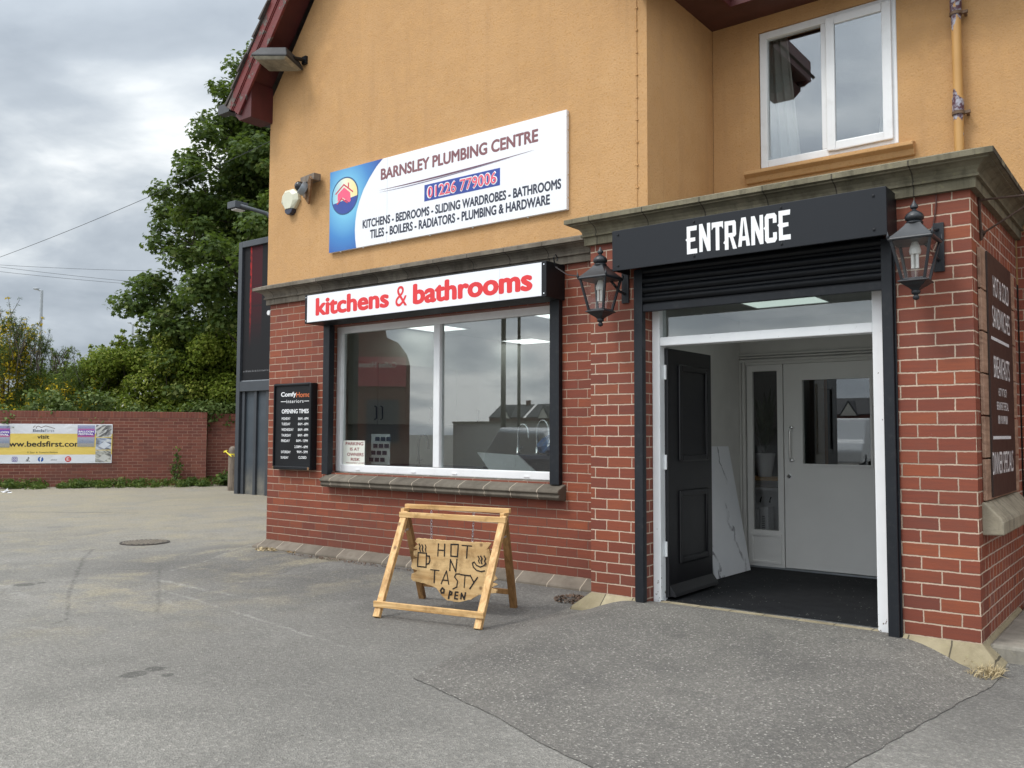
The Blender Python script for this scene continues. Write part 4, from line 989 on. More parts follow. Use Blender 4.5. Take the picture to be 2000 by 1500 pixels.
for k, (dname, tm, v) in enumerate([('MONDAY', '8AM - 6PM', 668), ('TUESDAY', '8AM - 6PM', 738), ('WEDNESDAY', '8AM - 6PM', 811), ('THURSDAY', '8AM - 6PM', 884), ('FRIDAY', '8AM - 12PM', 955), ('', '2.30PM - 6PM', 1034), ('SATURDAY', '9AM - 5PM', 1100), ('SUNDAY', 'CLOSED', 1172)]):
    us = 735 - k * 1.8
    if dname: ot(dname, us, us + {6: 112, 7: 112, 9: 155, 8: 125}[len(dname)] if dname != 'SUNDAY' else us + 98, v, v - 34, bold=0.02)
    u0 = 948 - k * 1.4 - (20 if '12' in tm else 42 if '2.3' in tm else 8 if '9AM' in tm else -12 if tm == 'CLOSED' else 0)
    ot(tm, u0, (1080 - k * 1.6) if tm != 'CLOSED' else 1056, v, v - 34, bold=0.02)
for (a, b) in ((ox0 + 0.01, oz0 + 0.014), (ox1 - 0.03, oz0 + 0.014)):
    mb = MB(); mb.obox((a, oy - 0.012, b), (0.014, 0, 0), (0, 0.009, 0), (0, 0, 0.016)); mb.build('worn_corner', M_BRWOOD, sg, bevel=0.004)

# --- menu panel on the porch side
sg = thing('menu_panel', 'dark brown food menu panel on reclaimed planks on the right side of the porch', 'sign', (7.40, 0.25, 0.97))
for k in range(6):
    za = 0.972 + k * 0.259; mb = MB(); mb.box(7.402, 7.422, -0.365, 0.93 + 0.02 * (k % 2), za, za + 0.249); mb.build('plank', M_PLANK, sg, bevel=0.003)
mb = MB(); mb.box(7.424, 7.434, -0.205, 0.70, 0.985, 2.515); mb.build('panel', paint('brown_panel', (0.032, 0.017, 0.013), 0.5, 0.1), sg)
def stp(body, u0, vt, vb, u1, bold=0.02):
    a = P(u0, vb, 'X', 7.4352); b = P(u0, vt, 'X', 7.4352); c = P(u1, vb, 'X', 7.4352)
    text('lettering', body, sg, a, EYv, EZ, c.y - a.y, b.z - a.z, M_WHITE, 0.0)
stp('HOT & COLD', 1940, 538, 578, 1969.5); stp('SANDWICHES', 1939, 596.5, 638, 1972)
stp('BREAKFASTS', 1942, 694.5, 737, 1972); stp("HOT 'N' TASTY", 1950.5, 757, 773.5, 1966.5, 0.0); stp('BREAKFAST SPECIAL', 1947.5, 784, 800, 1970, 0.0)

a = P(1950, 827.5, 'X', 7.4352); b = P(1969, 827.5, 'X', 7.4352); h_ = P(1950, 811.5, 'X', 7.4352).z - a.z; mb = MB(); random.seed(31); y_ = a.y
while y_ < b.y - 0.012:      # a line too blurred to read: only its broken strokes
    w_ = random.choice((0.006, 0.008, 0.013)); q_ = random.choice((0.0, 0.0, 0.35)) * h_
    mb.poly([(7.4352, y_, a.z + q_), (7.4352, y_ + w_, a.z + q_), (7.4352, y_ + w_, a.z + h_), (7.4352, y_, a.z + h_)]); y_ += w_ + random.choice((0.004, 0.006, 0.02))
mb.build('lettering', M_WHITE, sg, fix=False)
stp('DINNER SPECIALS', 1940, 883, 928, 1980)
for (u, v) in ((1936, 662), (1940, 858)):
    mb = MB(); a = P(u, v, 'X', 7.4345)
    for k in range(24): mb.box(7.4345, 7.4355, a.y + k * 0.029, a.y + 0.017 + k * 0.029, a.z, a.z + 0.02)
    mb.build('dotted_rule', M_WHITE, sg)
mb = MB()
mb.prism([(7.395, -0.40, 0.965), (7.415, -0.40, 0.965), (7.505, -0.40, 0.87), (7.515, -0.40, 0.85), (7.515, -0.40, 0.775), (7.395, -0.40, 0.77)], (0, 1.30, 0))
mb.build('side_sill', M_SIDESILL, B, bevel=0.008)

# ------------------------------------------------------------------ lanterns
M_LANT = paint('black_lantern_iron', (0.016, 0.018, 0.022), 0.38, 0.15, 9)
M_BULB = paint('white_bulb', (0.80, 0.80, 0.76), 0.3, 0.02)
def lantern(cx, label):
    cy = -0.745; L_ = thing('wall_lantern', label, 'lantern', (cx, cy, 2.19), group='wall lanterns either side of the doorway')
    a, b = 0.118, 0.062; zt, zb = 2.525, 2.285; q = math.pi / 4; s2 = math.sqrt(2)
    mb = MB()   # corner bars and rims
    for sx in (-1, 1):
        for sy in (-1, 1): mb.beam((cx + sx * b, cy + sy * b, zb), (cx + sx * (a - 0.008), cy + sy * (a - 0.008), zt), 0.016, 0.016)
    mb.lathe((cx, cy, zt - 0.012), [(0.10, 0), (a * s2 + 0.006, 0.0), (a * s2 + 0.012, 0.01), (a * s2 + 0.004, 0.02), (0.1, 0.02)], 4, rot=q, smooth=False)
    mb.lathe((cx, cy, zb - 0.075), [(0.012, 0), (0.035, 0.02), (0.05, 0.03), (0.075, 0.042), (b * s2 + 0.012, 0.058), (b * s2 + 0.03, 0.062), (b * s2 + 0.03, 0.068), (b * s2 + 0.008, 0.078), (b * s2, 0.085)], 4, rot=q, smooth=False)
    mb.build('frame', M_LANT, L_, bevel=0.002)
    mb = MB(); mb.lathe((cx, cy, zt + 0.008), [(a * s2 + 0.004, 0), (a * s2 * 0.82, 0.022), (a * s2 * 0.6, 0.05), (a * s2 * 0.42, 0.075), (a * s2 * 0.34, 0.09)], 4, rot=q, smooth=False)
    mb.lathe((cx, cy, zt + 0.095), [(0.045, 0), (0.05, 0.008), (0.045, 0.016), (0.038, 0.02), (0.052, 0.03), (0.054, 0.045), (0.045, 0.062), (0.024, 0.078), (0.012, 0.086), (0.012, 0.092), (0.022, 0.10), (0.022, 0.112), (0.012, 0.126), (0.003, 0.145)], 20)
    for sx in (-1, 1):
        for sy in (-1, 1): mb.lathe((cx + sx * (a + .004), cy + sy * (a + .004), zt), [(0.004, 0), (0.010, 0.01), (0.007, 0.022), (0.001, 0.045)], 8)
    mb.build('roof', M_LANT, L_)
    mb = MB(); mb.lathe((cx, cy, 2.165), [(0.004, 0), (0.016, 0.006), (0.020, 0.018), (0.014, 0.03), (0.012, 0.034), (0.022, 0.038), (0.026, 0.046), (0.024, 0.06), (0.016, 0.066)], 16); mb.build('finial', M_LANT, L_)
    mb = MB()
    for (dx, dy) in ((0, -1), (0, 1), (1, 0), (-1, 0)):
        tx, ty = -dy, dx
        A = [(cx + dx * b + tx * b * .95 * k, cy + dy * b + ty * b * .95 * k, zb) for k in (-1, 1)]; Bq = [(cx + dx * (a - .008) + tx * (a - .008) * .95 * k, cy + dy * (a - .008) + ty * (a - .008) * .95 * k, zt - 0.01) for k in (1, -1)]
        mb.poly(A + Bq)
    mb.build('glass', M_LGLASS, L_, fix=False)
    mb = MB(); mb.lathe((cx, cy, 2.44), [(0.03, 0), (0.034, 0.02), (0.026, 0.05), (0.016, 0.075)], 14)
    for (ox, oyy) in ((-.013, -.008), (.013, -.008), (0, .014)): mb.tube([(cx + ox, cy + oyy, 2.445), (cx + ox, cy + oyy, 2.355)], 0.0095, 8)
    mb.build('bulb', M_BULB, L_)
    mb = MB(); sx = 1
    mb.box(cx + 0.055, cx + 0.115, -0.53, -0.512, 2.36, 2.66)
    mb.tube([(cx + 0.085, -0.53, 2.43), (cx + 0.08, -0.60, 2.44), (cx + 0.05, -0.65, 2.50), (cx + 0.0, -0.66, 2.56), (cx, -0.70, 2.60)], 0.011, 8)
    mb.tube([(cx + 0.085, -0.53, 2.62), (cx + 0.05, -0.60, 2.60), (cx, -0.70, 2.60)], 0.010, 8)
    mb.build('bracket', M_LANT, L_, bevel=0.002)
    return L_
L1 = lantern(4.945, 'black iron wall lantern between the shop window and the fascia box, on the left')
mb = MB(); mb.tube([(4.14, -0.15, 2.80), (4.3, -0.4, 2.74), (4.55, -0.6, 2.62), (4.84, -0.80, 2.54)], 0.005, 6); mb.tube([(5.02, -0.52, 2.86), (5.03, -0.525, 2.74), (5.02, -0.525, 2.68), (5.045, -0.525, 2.60)], 0.005, 6)
mb.build('cable', M_BLACK, L1)
L2 = lantern(7.138, 'black iron wall lantern on the right brick pier beside the fascia box')
mb = MB(); mb.tube([(7.215, -0.519, 2.84), (7.213, -0.519, 2.78), (7.205, -0.519, 2.72), (7.195, -0.519, 2.66)], 0.004, 6); mb.build('cable', paint('brown_cable', (0.08, 0.03, 0.025), 0.6), L2)

# ------------------------------------------------------------------ alarm, camera, floodlight
A_ = thing('alarm_box', 'cream hexagonal alarm siren box with a dark blue foot on the orange wall', 'alarm box', (0.40, 0, 3.83))
o_ = [(0.255, 4.07), (0.31, 4.125), (0.455, 4.125), (0.53, 4.07), (0.545, 3.99), (0.47, 3.90), (0.325, 3.90), (0.24, 3.995)]
mb = MB(); c_ = Vector((0.40, 0, 4.0)); k = len(o_)
bk = [(a, -0.021, b) for a, b in o_]; md = [(a, -0.06, b) for a, b in o_]; fr = [(c_.x + (a - c_.x) * 0.62 - 0.01, -0.088, c_.z + (b - c_.z) * (0.72 if b > c_.z else 0.98)) for a, b in o_]
mb.add(bk + md + fr, [tuple(range(k)), tuple(range(2 * k, 3 * k))] + [(i, (i + 1) % k, k + (i + 1) % k, k + i) for i in range(k)] + [(k + i, k + (i + 1) % k, 2 * k + (i + 1) % k, 2 * k + i) for i in range(k)])
mb.build('cover', M_CREAM, A_, bevel=0.004)
mb = MB(); mb.prism([(0.327, -0.021, 3.898), (0.468, -0.021, 3.898), (0.455, -0.021, 3.86), (0.42, -0.021, 3.835), (0.375, -0.021, 3.835), (0.34, -0.021, 3.86)], (0, -0.062, 0)); mb.build('strobe', M_NAVY, A_, bevel=0.006)
C_ = thing('security_camera', 'grey dome security camera on a rough timber bracket on the orange wall', 'camera', (0.72, 0, 4.05))
mb = MB()
a = P(604, 349, 'Y', -0.16); 
mb.obox((0.78, -0.085, 4.17), (0.14, -0.02, 0.0), (0.006, 0.045, 0), (0, 0, 0.038)); mb.box(0.61, 0.665, -0.05, -0.021, 4.0, 4.20)
mb.build('bracket', M_OLDWOOD, C_, bevel=0.004)
mb = MB(); mb.beam((0.70, -0.05, 3.93), (0.93, -0.20, 4.14), 0.022, 0.06, side=(0, 1, 0)); mb.beam((0.64, -0.04, 3.98), (0.83, -0.14, 4.15), 0.014, 0.03, side=(0, 1, 0)); mb.build('strut', M_BRWOOD, C_, bevel=0.003)
mb = MB(); mb.lathe((0, 0, 0), [(0.03, -0.05), (0.072, -0.04), (0.078, -0.01), (0.072, 0.03), (0.062, 0.035)], 18)
body = mb.build('housing', M_GREY, C_, local=True); body.rotation_euler = (R(62), R(0), R(-28)); body.location = (0.0, -0.14, 0.015)
mb = MB(); mb.lathe((0, 0, 0), [(0.060, 0.03), (0.056, 0.055), (0.042, 0.08), (0.02, 0.094), (0.002, 0.097)], 18)
dm = mb.build('dome', paint('dark_dome', (0.02, 0.02, 0.022), 0.15), C_, local=True); dm.rotation_euler = body.rotation_euler; dm.location = body.location
F_ = thing('floodlight', 'grey floodlight with a dusty glass front under the red gable verge', 'floodlight', (0.56, -0.02, 5.6))
hd = Vector((0.40, -0.26, 5.585)); fx = Vector((-0.93, -0.30, 0.14)).normalized(); sy_ = Vector((0.30, -0.90, 0.10)); sy_ = (sy_ - fx * sy_.dot(fx)).normalized(); nz_ = fx.cross(sy_).normalized()
if nz_.z < 0: nz_ = -nz_
mb = MB(); a, b, h = 0.235, 0.17, 0.062
loop = lambda s_, z: [hd + fx * (a * s_ * i) + sy_ * (b * s_ * j) + nz_ * z for i, j in ((-1, -1), (1, -1), (1, 1), (-1, 1))]
v = loop(1, -h) + loop(1, -h + 0.02) + loop(0.72, h) 
mb.add(v, [(0, 1, 2, 3), (8, 9, 10, 11)] + [(i, (i + 1) % 4, 4 + (i + 1) % 4, 4 + i) for i in range(4)] + [(4 + i, 4 + (i + 1) % 4, 8 + (i + 1) % 4, 8 + i) for i in range(4)])
mb.build('housing', paint('weathered_grey_alloy', (0.035, 0.035, 0.037), 0.55, 0.2, spec=0.3), F_, bevel=0.008)
mb = MB(); v = loop(0.96, -h - 0.001) + loop(0.80, -h - 0.03); mb.add(v, [(4, 5, 6, 7)] + [(i, (i + 1) % 4, 4 + (i + 1) % 4, 4 + i) for i in range(4)])
mb.build('lens', paint('dusty_lens', (0.27, 0.25, 0.19), 0.25, 0.25, 12), F_, bevel=0.01)
mb = MB(); mb.tube([(0.585, -0.022, 5.585), (0.58, -0.10, 5.58), hd - fx * 0.20], 0.022, 8); mb.box(0.55, 0.62, -0.05, -0.021, 5.54, 5.63); mb.build('bracket', M_BLACK, F_)

# rusty stay rods
G_ = thing('stay_bracket', 'rusty iron bracket with two rods projecting from the top of the porch side', 'bracket', (7.40, -0.38, 2.6))
mb = MB(); p0 = P(1911, 391, 'X', 7.406); p1 = P(1916, 458, 'X', 7.406)
q0 = P(2000, 381, 'Y', p0.y); q1 = P(2000, 404, 'Y', p1.y)
mb.tube([p0, p0 + (q0 - p0) * 2.2], 0.006, 6); mb.tube([p1, p1 + (q1 - p1) * 2.2], 0.006, 6)
mb.tube([(7.408, p0.y, 2.85), (7.408, p1.y, 2.58)], 0.009, 6); mb.tube([p1 + Vector((0, -.02, .03)), p1 + Vector((.02, .01, 0.01)), p1 + Vector((0, 0.02, -.02))], 0.008, 6)
mb.build('rods', paint('rusty_iron', (0.07, 0.04, 0.028), 0.8, 0.4, 20), G_)
V_ = tag(MB().lathe((0, 0, 0), [(0.002, 0.02), (0.028, 0.018), (0.030, 0.0), (0.03, -0.02)], 20).build('vent_cap', M_WHITE, local=True), 'small round white cap at the left brick corner below the cornice', 'cap')
V_.rotation_euler = (R(90), 0, 0); V_.location = (-0.042, 0.02, 2.76)
mb = MB(); mb.box(-0.012, 0.012, -0.012, 0.012, -0.02, -0.01)

# ------------------------------------------------------------------ A-board
TH = R(11)
AB = thing('sandwich_board', 'pine A-frame pavement sign with a hanging live-edge board burnt HOT N TASTY', 'pavement sign', (3.86, -1.20, 0.0), TH)
AB.location.z = 0.004
def leg(p, q, mt_, name='leg'):
    mb = MB(); mb.beam(p, q, 0.036, 0.054, side=(0, 1, 0)); return mb.build(name, mt_, AB, bevel=0.003, local=True)
leg((-0.365, -0.43, 0.0), (-0.378, -0.035, 0.745), M_PINEZ); leg((0.49, -0.43, -0.002), (0.49, -0.035, 0.745), M_PINEZ)
leg((-0.475, 0.375, 0.0), (-0.425, 0.03, 0.765), M_PINED); leg((0.375, 0.365, 0.0), (0.452, 0.03, 0.765), M_PINED)
def rail(x0, x1, y, z, hgt, th, mt_=M_PINE):
    mb = MB(); mb.box(x0, x1, y - th / 2, y + th / 2, z, z + hgt); return mb.build('rail', mt_, AB, bevel=0.003, local=True)
rail(-0.41, 0.525, -0.068, 0.705, 0.042, 0.026); rail(-0.43, 0.50, 0.045, 0.765, 0.036, 0.034)
rail(-0.40, 0.53, -0.415, 0.072, 0.045, 0.022); rail(-0.46, 0.37, 0.335, 0.105, 0.04, 0.02, M_PINED)
mb = MB(); mb.box(-0.415, -0.385, -0.05, 0.027, 0.745, 0.772); mb.box(0.465, 0.497, -0.05, 0.027, 0.745, 0.772); mb.build('top_block', M_PINE, AB, local=True)
LN = {'outline': [(-0.288, 0.542), (-0.224, 0.542), (-0.113, 0.54), (0.044, 0.54), (0.189, 0.539), (0.368, 0.543), (0.332, 0.486), (0.354, 0.5), (0.392, 0.309), (0.418, 0.279), (0.377, 0.25), (0.421, 0.237), (0.37, 0.211), (0.418, 0.195), (0.414, 0.176), (0.348, 0.167), (0.267, 0.151), (0.199, 0.109), (0.093, 0.08), (-0.015, 0.087), (-0.062, 0.123), (-0.109, 0.172), (-0.172, 0.19), (-0.268, 0.203), (-0.317, 0.209), (-0.341, 0.227), (-0.333, 0.262), (-0.277, 0.29), (-0.33, 0.299), (-0.342, 0.322), (-0.319, 0.378), (-0.278, 0.391), (-0.319, 0.405), (-0.319, 0.439), (-0.275, 0.455), (-0.32, 0.462), (-0.279, 0.495), (-0.304, 0.514)], 'H': [(-0.089, 0.51), (-0.094, 0.416), (-0.092, 0.463), (-0.033, 0.463)], 'H2': [(-0.032, 0.511), (-0.035, 0.42)], 'O': [(0.024, 0.513), (0.088, 0.516), (0.081, 0.423), (0.023, 0.424), (0.024, 0.513)], 'T': [(0.121, 0.511), (0.206, 0.511)], 'T2': [(0.168, 0.51), (0.161, 0.418)], 'N': [(0.014, 0.313), (0.02, 0.397), (0.067, 0.308), (0.077, 0.404)], 'Ta': [(-0.159, 0.308), (-0.081, 0.307)], 'Ta2': [(-0.121, 0.308), (-0.125, 0.211)], 'A': [(-0.062, 0.208), (-0.015, 0.309), (0.006, 0.208)], 'A2': [(-0.043, 0.237), (0.003, 0.237)], 'S': [(0.103, 0.294), (0.069, 0.292), (0.057, 0.268), (0.084, 0.24), (0.077, 0.194), (0.043, 0.176)], 'T3': [(0.111, 0.29), (0.187, 0.287)], 'T4': [(0.149, 0.288), (0.142, 0.196)], 'Y': [(0.194, 0.291), (0.225, 0.241)], 'Y2': [(0.257, 0.28), (0.191, 0.19)], 'o': [(-0.05, 0.177), (-0.035, 0.165), (-0.038, 0.141), (-0.058, 0.138), (-0.066, 0.156), (-0.05, 0.177)], 'p': [(0.017, 0.159), (0.005, 0.101)], 'p2': [(0.017, 0.156), (0.035, 0.151), (0.031, 0.134), (0.012, 0.129)], 'e': [(0.089, 0.155), (0.066, 0.155), (0.059, 0.105), (0.085, 0.104)], 'e2': [(0.064, 0.13), (0.084, 0.13)], 'n': [(0.114, 0.108), (0.119, 0.151), (0.143, 0.107), (0.154, 0.157)], 'mug': [(-0.272, 0.432), (-0.197, 0.432), (-0.199, 0.324), (-0.278, 0.325), (-0.272, 0.432)], 'han': [(-0.195, 0.412), (-0.171, 0.411), (-0.165, 0.381), (-0.174, 0.354), (-0.198, 0.347)], 's1': [(-0.265, 0.5), (-0.255, 0.483), (-0.261, 0.466), (-0.253, 0.443)], 's2': [(-0.239, 0.494), (-0.23, 0.478), (-0.235, 0.461), (-0.229, 0.443)], 's3': [(-0.209, 0.496), (-0.201, 0.48), (-0.207, 0.463), (-0.203, 0.445)], 'bowl': [(0.213, 0.384), (0.228, 0.393), (0.247, 0.37), (0.28, 0.359), (0.31, 0.371), (0.329, 0.389)], 'bowl2': [(0.213, 0.384), (0.22, 0.355), (0.251, 0.331), (0.288, 0.326), (0.318, 0.333)], 'b1': [(0.261, 0.439), (0.272, 0.421), (0.265, 0.404), (0.273, 0.388)], 'b2': [(0.284, 0.441), (0.295, 0.422), (0.287, 0.405), (0.294, 0.385)], 'b3': [(0.313, 0.443), (0.326, 0.424), (0.317, 0.407), (0.325, 0.388)]}
random.seed(3)
out = []
ol = LN['outline']
for i in range(len(ol)):
    a, b = Vector(ol[i]), Vector(ol[(i + 1) % len(ol)])
    m_ = max(1, int((b - a).length / 0.02))
    for j in range(m_):
        p = a.lerp(b, j / m_); out.append((p.x + random.uniform(-.0025, .0025), p.y + random.uniform(-.0025, .0025)))
mb = MB(); mb.prism([(a, -0.012, b) for a, b in out], (0, 0.024, 0)); bd = mb.build('hanging_board', M_BOARD, AB, bevel=0.002, local=True)
strokes('lettering', [LN[k] for k in LN if k not in ('outline', 'o', 'p', 'p2', 'e', 'e2', 'n')], bd, (0, -0.0125, 0), EX, EZ, 0.0095, M_BURN, 0.0015, local=True)
strokes('lettering', [LN[k] for k in ('o', 'p', 'p2', 'e', 'e2', 'n')], bd, (0, -0.0125, 0), EX, EZ, 0.012, M_BURN, 0.0015, local=True)
M_CHAIN = paint('galvanised_chain', (0.42, 0.43, 0.46), 0.35, 0.1, metal=0.8)
def chain(p, q, links):
    p, q = Vector(p), Vector(q); mb = MB(); d = (q - p) / links; sd = Vector((0.007, 0, 0)) if abs(d.x) < abs(d.z) else Vector((0, 0, 0.007))
    for i in range(links):
        a = p + d * i; s_ = sd if i % 2 == 0 else Vector((0, 0.007, 0))
        mb.tube([a, a + d * 0.35 + s_, a + d * 0.9 + s_, a + d * 1.15, a + d * 0.9 - s_, a + d * 0.35 - s_, a], 0.0022, 5)
    return mb.build('chain', M_CHAIN, AB, local=True)
chain((-0.175, 0.02, 0.76), (-0.160, 0, 0.542), 11); chain((0.205, 0.02, 0.76), (0.205, 0, 0.545), 11)
chain((-0.37, -0.14, 0.585), (-0.43, 0.10, 0.60), 8); chain((0.48, -0.14, 0.57), (0.45, 0.10, 0.59), 8)

# ------------------------------------------------------------------ things in the doorway and lobby
tag(MB().box(5.02, 6.99, -0.368, 1.655, 0.119, 0.127).build('entrance_mat', M_MAT), 'black speckled mat covering the floor of the entrance lobby', 'mat')
mt, n = newmat('white_marble_print'); co = objco(n)
wv = n.vm('ADD', co, n.vm('SCALE', n.vm('SUBTRACT', n.noise(co, 3.5, 6, out=1), (0.5, 0.5, 0.5)), scale=0.55))
v_ = n.n('TexWave', props=dict(wave_type='BANDS', bands_direction='DIAGONAL'), Vector=n.vm('MULTIPLY', wv, (1.0, 2.1, 0.75)), Scale=0.62, Distortion=1.5, Detail=4.0)
ln = n.ss(v_.outputs['Fac'], 0.045, 0.0)
c = n.ramp(n.noise(co, 3, 4), [(0.3, (0.76, 0.78, 0.82)), (0.7, (0.84, 0.85, 0.88))])
c = n.mix(n.m('MULTIPLY', ln, n.ss(n.noise(co, 5, 4), 0.35, 0.6)), c, (0.22, 0.22, 0.25))
finish(n, bsdf(n, c, 0.3))
p_ = [Vector((5.165, 0.74, 0.130)), Vector((5.19, 1.44, 0.130)), Vector((5.022, 1.36, 1.255)), Vector((5.022, 0.70, 1.262))]
mb = MB(); nn_ = (p_[1] - p_[0]).cross(p_[3] - p_[0]).normalized(); mb.prism(p_, nn_ * (0.012 if nn_.x < 0 else -0.012))
tag(mb.build('marble_board', MATS['white_marble_print']), 'white marble-effect board leaning on the lobby wall behind the black door', 'board')
# behind the narrow side light
Y2 = 2.3
T_ = thing('hall_shelf', 'wooden topped grey shelf unit with hooks behind the narrow glass side light', 'shelf', (4.98, Y2, 0.12))
mb = MB(); mb.box(4.74, 5.30, Y2 - 0.02, Y2 + 0.26, 0.90, 0.935); mb.build('top', M_PINE, T_, bevel=0.004)
mb = MB(); mb.box(4.76, 5.28, Y2 + 0.2, Y2 + 0.22, 0.14, 0.90); mb.box(4.76, 5.28, Y2, Y2 + 0.2, 0.80, 0.83); mb.box(5.26, 5.28, Y2, Y2 + 0.2, 0.14, 0.90); mb.build('back_panel', M_UPVC, T_)
for x in (4.88, 4.98, 5.08):
    mb = MB(); mb.tube([(x, Y2 + 0.2, 0.72), (x, Y2 + 0.17, 0.70), (x, Y2 + 0.165, 0.67), (x, Y2 + 0.15, 0.68)], 0.006, 6); mb.build('hook', M_BLACK, T_)
K_ = thing('plant_pot', 'white plant pot with a dark leafy plant on the wooden shelf', 'plant pot', (4.96, Y2 + 0.09, 0.936))
mb = MB(); mb.lathe((4.96, Y2 + 0.09, 0.937), [(0.065, 0), (0.085, 0.10), (0.098, 0.20), (0.104, 0.215), (0.104, 0.235), (0.094, 0.235), (0.09, 0.2)], 20); mb.build('pot', M_UPVC, K_)
mb = MB(); random.seed(8)
for k in range(16):
    a = k * 2.4; r_ = random.uniform(0.1, 0.24); h = random.uniform(0.25, 0.75); c = Vector((4.96, Y2 + 0.09, 1.15))
    e = c + Vector((math.cos(a) * r_, math.sin(a) * r_ * .8, h)); m_ = c.lerp(e, 0.5) + Vector((0, 0, 0.08)); s_ = Vector((-math.sin(a), math.cos(a), 0.2)) * 0.035
    mb.poly([c, m_ + s_, e, m_ - s_])
mb.build('foliage', paint('house_plant_green', (0.03, 0.06, 0.02), 0.5), K_, fix=False)
H_ = thing('oil_heater', 'pale oil-filled radiator standing behind the bottom of the side light', 'heater', (5.0, Y2 - 0.1, 0.12))
mb = MB()
for k in range(5): mb.box(4.80 + k * 0.042, 4.828 + k * 0.042, Y2 - 0.18, Y2 - 0.04, 0.30, 0.63)
mb.build('fin', M_UPVC, H_, bevel=0.008)
mb = MB(); mb.box(5.01, 5.10, Y2 - 0.19, Y2 - 0.03, 0.26, 0.65); hb = mb.build('control_box', M_UPVC, H_, bevel=0.01)
mb = MB()
for k in range(8): mb.box(5.035, 5.065, Y2 - 0.1935, Y2 - 0.189, 0.43 + k * 0.018, 0.436 + k * 0.018)
mb.build('vent_slot', M_BLACK, hb)
mb = MB(); mb.box(4.80, 5.10, Y2 - 0.17, Y2 - 0.05, 0.12, 0.26); mb.build('foot', M_BLACK, H_)

# ------------------------------------------------------------------ showroom behind the window
M_UNIT = paint('cream_cabinet', (0.60, 0.58, 0.52), 0.4, 0.03)
def cab_run(name, label, x1, ya, nn, wdt, za, zb, xback, handle_low):
    T = thing(name, label, 'cabinet', (xback, ya, za))
    mb = MB(); mb.box(xback, x1 - 0.02, ya, ya + nn * wdt, za, zb); mb.build('carcass', M_UNIT, T)
    for k in range(nn):
        mb = MB(); mb.box(x1 - 0.019, x1, ya + k * wdt + 0.003, ya + (k + 1) * wdt - 0.003, za + 0.003, zb - 0.003); dr = mb.build('door', M_UNIT, T, bevel=0.004)
        hy = ya + k * wdt + (wdt - 0.05 if k % 2 == 0 else 0.05); hz = za + 0.06 if handle_low else zb - 0.22
        mb = MB(); mb.tube([(x1, hy, hz), (x1 + 0.03, hy, hz + 0.01), (x1 + 0.03, hy, hz + 0.15), (x1, hy, hz + 0.16)], 0.008, 8); mb.build('handle', M_BLACK, dr)
    return T
cab_run('wall_cabinet', 'row of cream wall cupboards with black handles seen through the shop window', 0.65, 0.62, 5, 0.48, 1.47, 2.22, 0.305, True)
cab_run('base_cabinet', 'row of cream base cupboards under a worktop inside the shop window', 0.88, 0.62, 5, 0.48, 0.12, 0.90, 0.305, False)
T = thing('sink_worktop', 'dark worktop on a white carcass just inside the shop window', 'worktop', (1.9, 0.55, 0.1))
mb = MB(); mb.box(1.25, 2.70, 0.27, 0.86, 0.98, 1.02); mb.build('top', M_NAVY, T, bevel=0.004)
mb = MB(); mb.box(1.28, 2.67, 0.29, 0.84, 0.11, 0.98); mb.build('carcass', M_UNIT, T)
def tap(x, y, z, label, mat, h=0.33, dx=0.14):
    T = thing('kitchen_tap', label, 'tap', (x, y, z), group='display taps behind the shop window')
    mb = MB(); pts = [(x, y, z)] + [(x, y, z + h * 0.7)] + [(x + dx / 2 - math.cos(t) * dx / 2, y, z + h * 0.7 + math.sin(t) * h * 0.3) for t in [math.pi * k / 8 for k in range(1, 9)]] + [(x + dx, y, z + h * 0.55)]
    mb.tube(pts, 0.012, 8); mb.build('spout', mat, T)
    mb = MB(); mb.lathe((x, y, z), [(0.03, 0), (0.03, 0.012), (0.02, 0.02), (0.018, 0.07)], 12); mb.tube([(x + 0.015, y, z + 0.05), (x + 0.07, y - 0.02, z + 0.07)], 0.008, 6); mb.build('base', mat, T)
tap(1.95, 0.45, 1.02, 'tall black swan-neck tap standing by the middle of the left window pane', M_BLACK)
tap(3.08, 0.7, 1.16, 'leftmost of three chrome taps on the stand behind the right pane', M_STEEL, 0.30, 0.13)
tap(3.28, 0.75, 1.16, 'middle one of three chrome taps on the stand behind the right pane', M_STEEL, 0.34, 0.14)
tap(3.50, 0.8, 1.16, 'rightmost of three chrome taps on the stand behind the right pane', M_STEEL, 0.32, 0.15)
T = thing('display_stand', 'dark display stand holding chrome taps behind the right window pane', 'stand', (3.3, 0.8, 0.1))
mb = MB(); mb.box(2.98, 3.75, 0.55, 1.0, 1.12, 1.158); mb.build('top', M_NAVY, T, bevel=0.003)
mb = MB(); mb.box(3.02, 3.71, 0.6, 0.96, 0.1, 1.12); mb.build('cabinet', M_BLACK, T)
mb = MB()
mb.prism([(3.05, 0.34, 0.955), (3.62, 0.36, 0.955), (3.30, 0.40, 1.16), (2.80, 0.40, 1.18)], (0, 0.02, 0.0))
tag(mb.build('worktop_sample', paint('pale_worktop', (0.34, 0.35, 0.36), 0.3)), 'pale worktop sample propped behind the bottom of the right pane', 'sample')
random.seed(14); mb = MB(); mb.lathe((3.62, 0.62, 1.16), [(0.10, 0), (0.17, 0.04), (0.19, 0.09), (0.15, 0.15), (0.06, 0.19), (0.01, 0.2)], 18, smooth=False)
mb.v = [(x + random.uniform(-.025, .025), y + random.uniform(-.025, .025), max(1.159, z + random.uniform(-.02, .02))) for x, y, z in mb.v]
tag(mb.build('wrapped_parcel', paint('blue_plastic_wrap', (0.06, 0.13, 0.28), 0.15, 0.4, 20)), 'crumpled blue plastic-wrapped parcel on the stand behind the right window pane', 'parcel')
T = thing('parking_notice', 'white paper notice about parking stuck inside the lower left window corner', 'notice', (1.28, 0.15, 1.02))
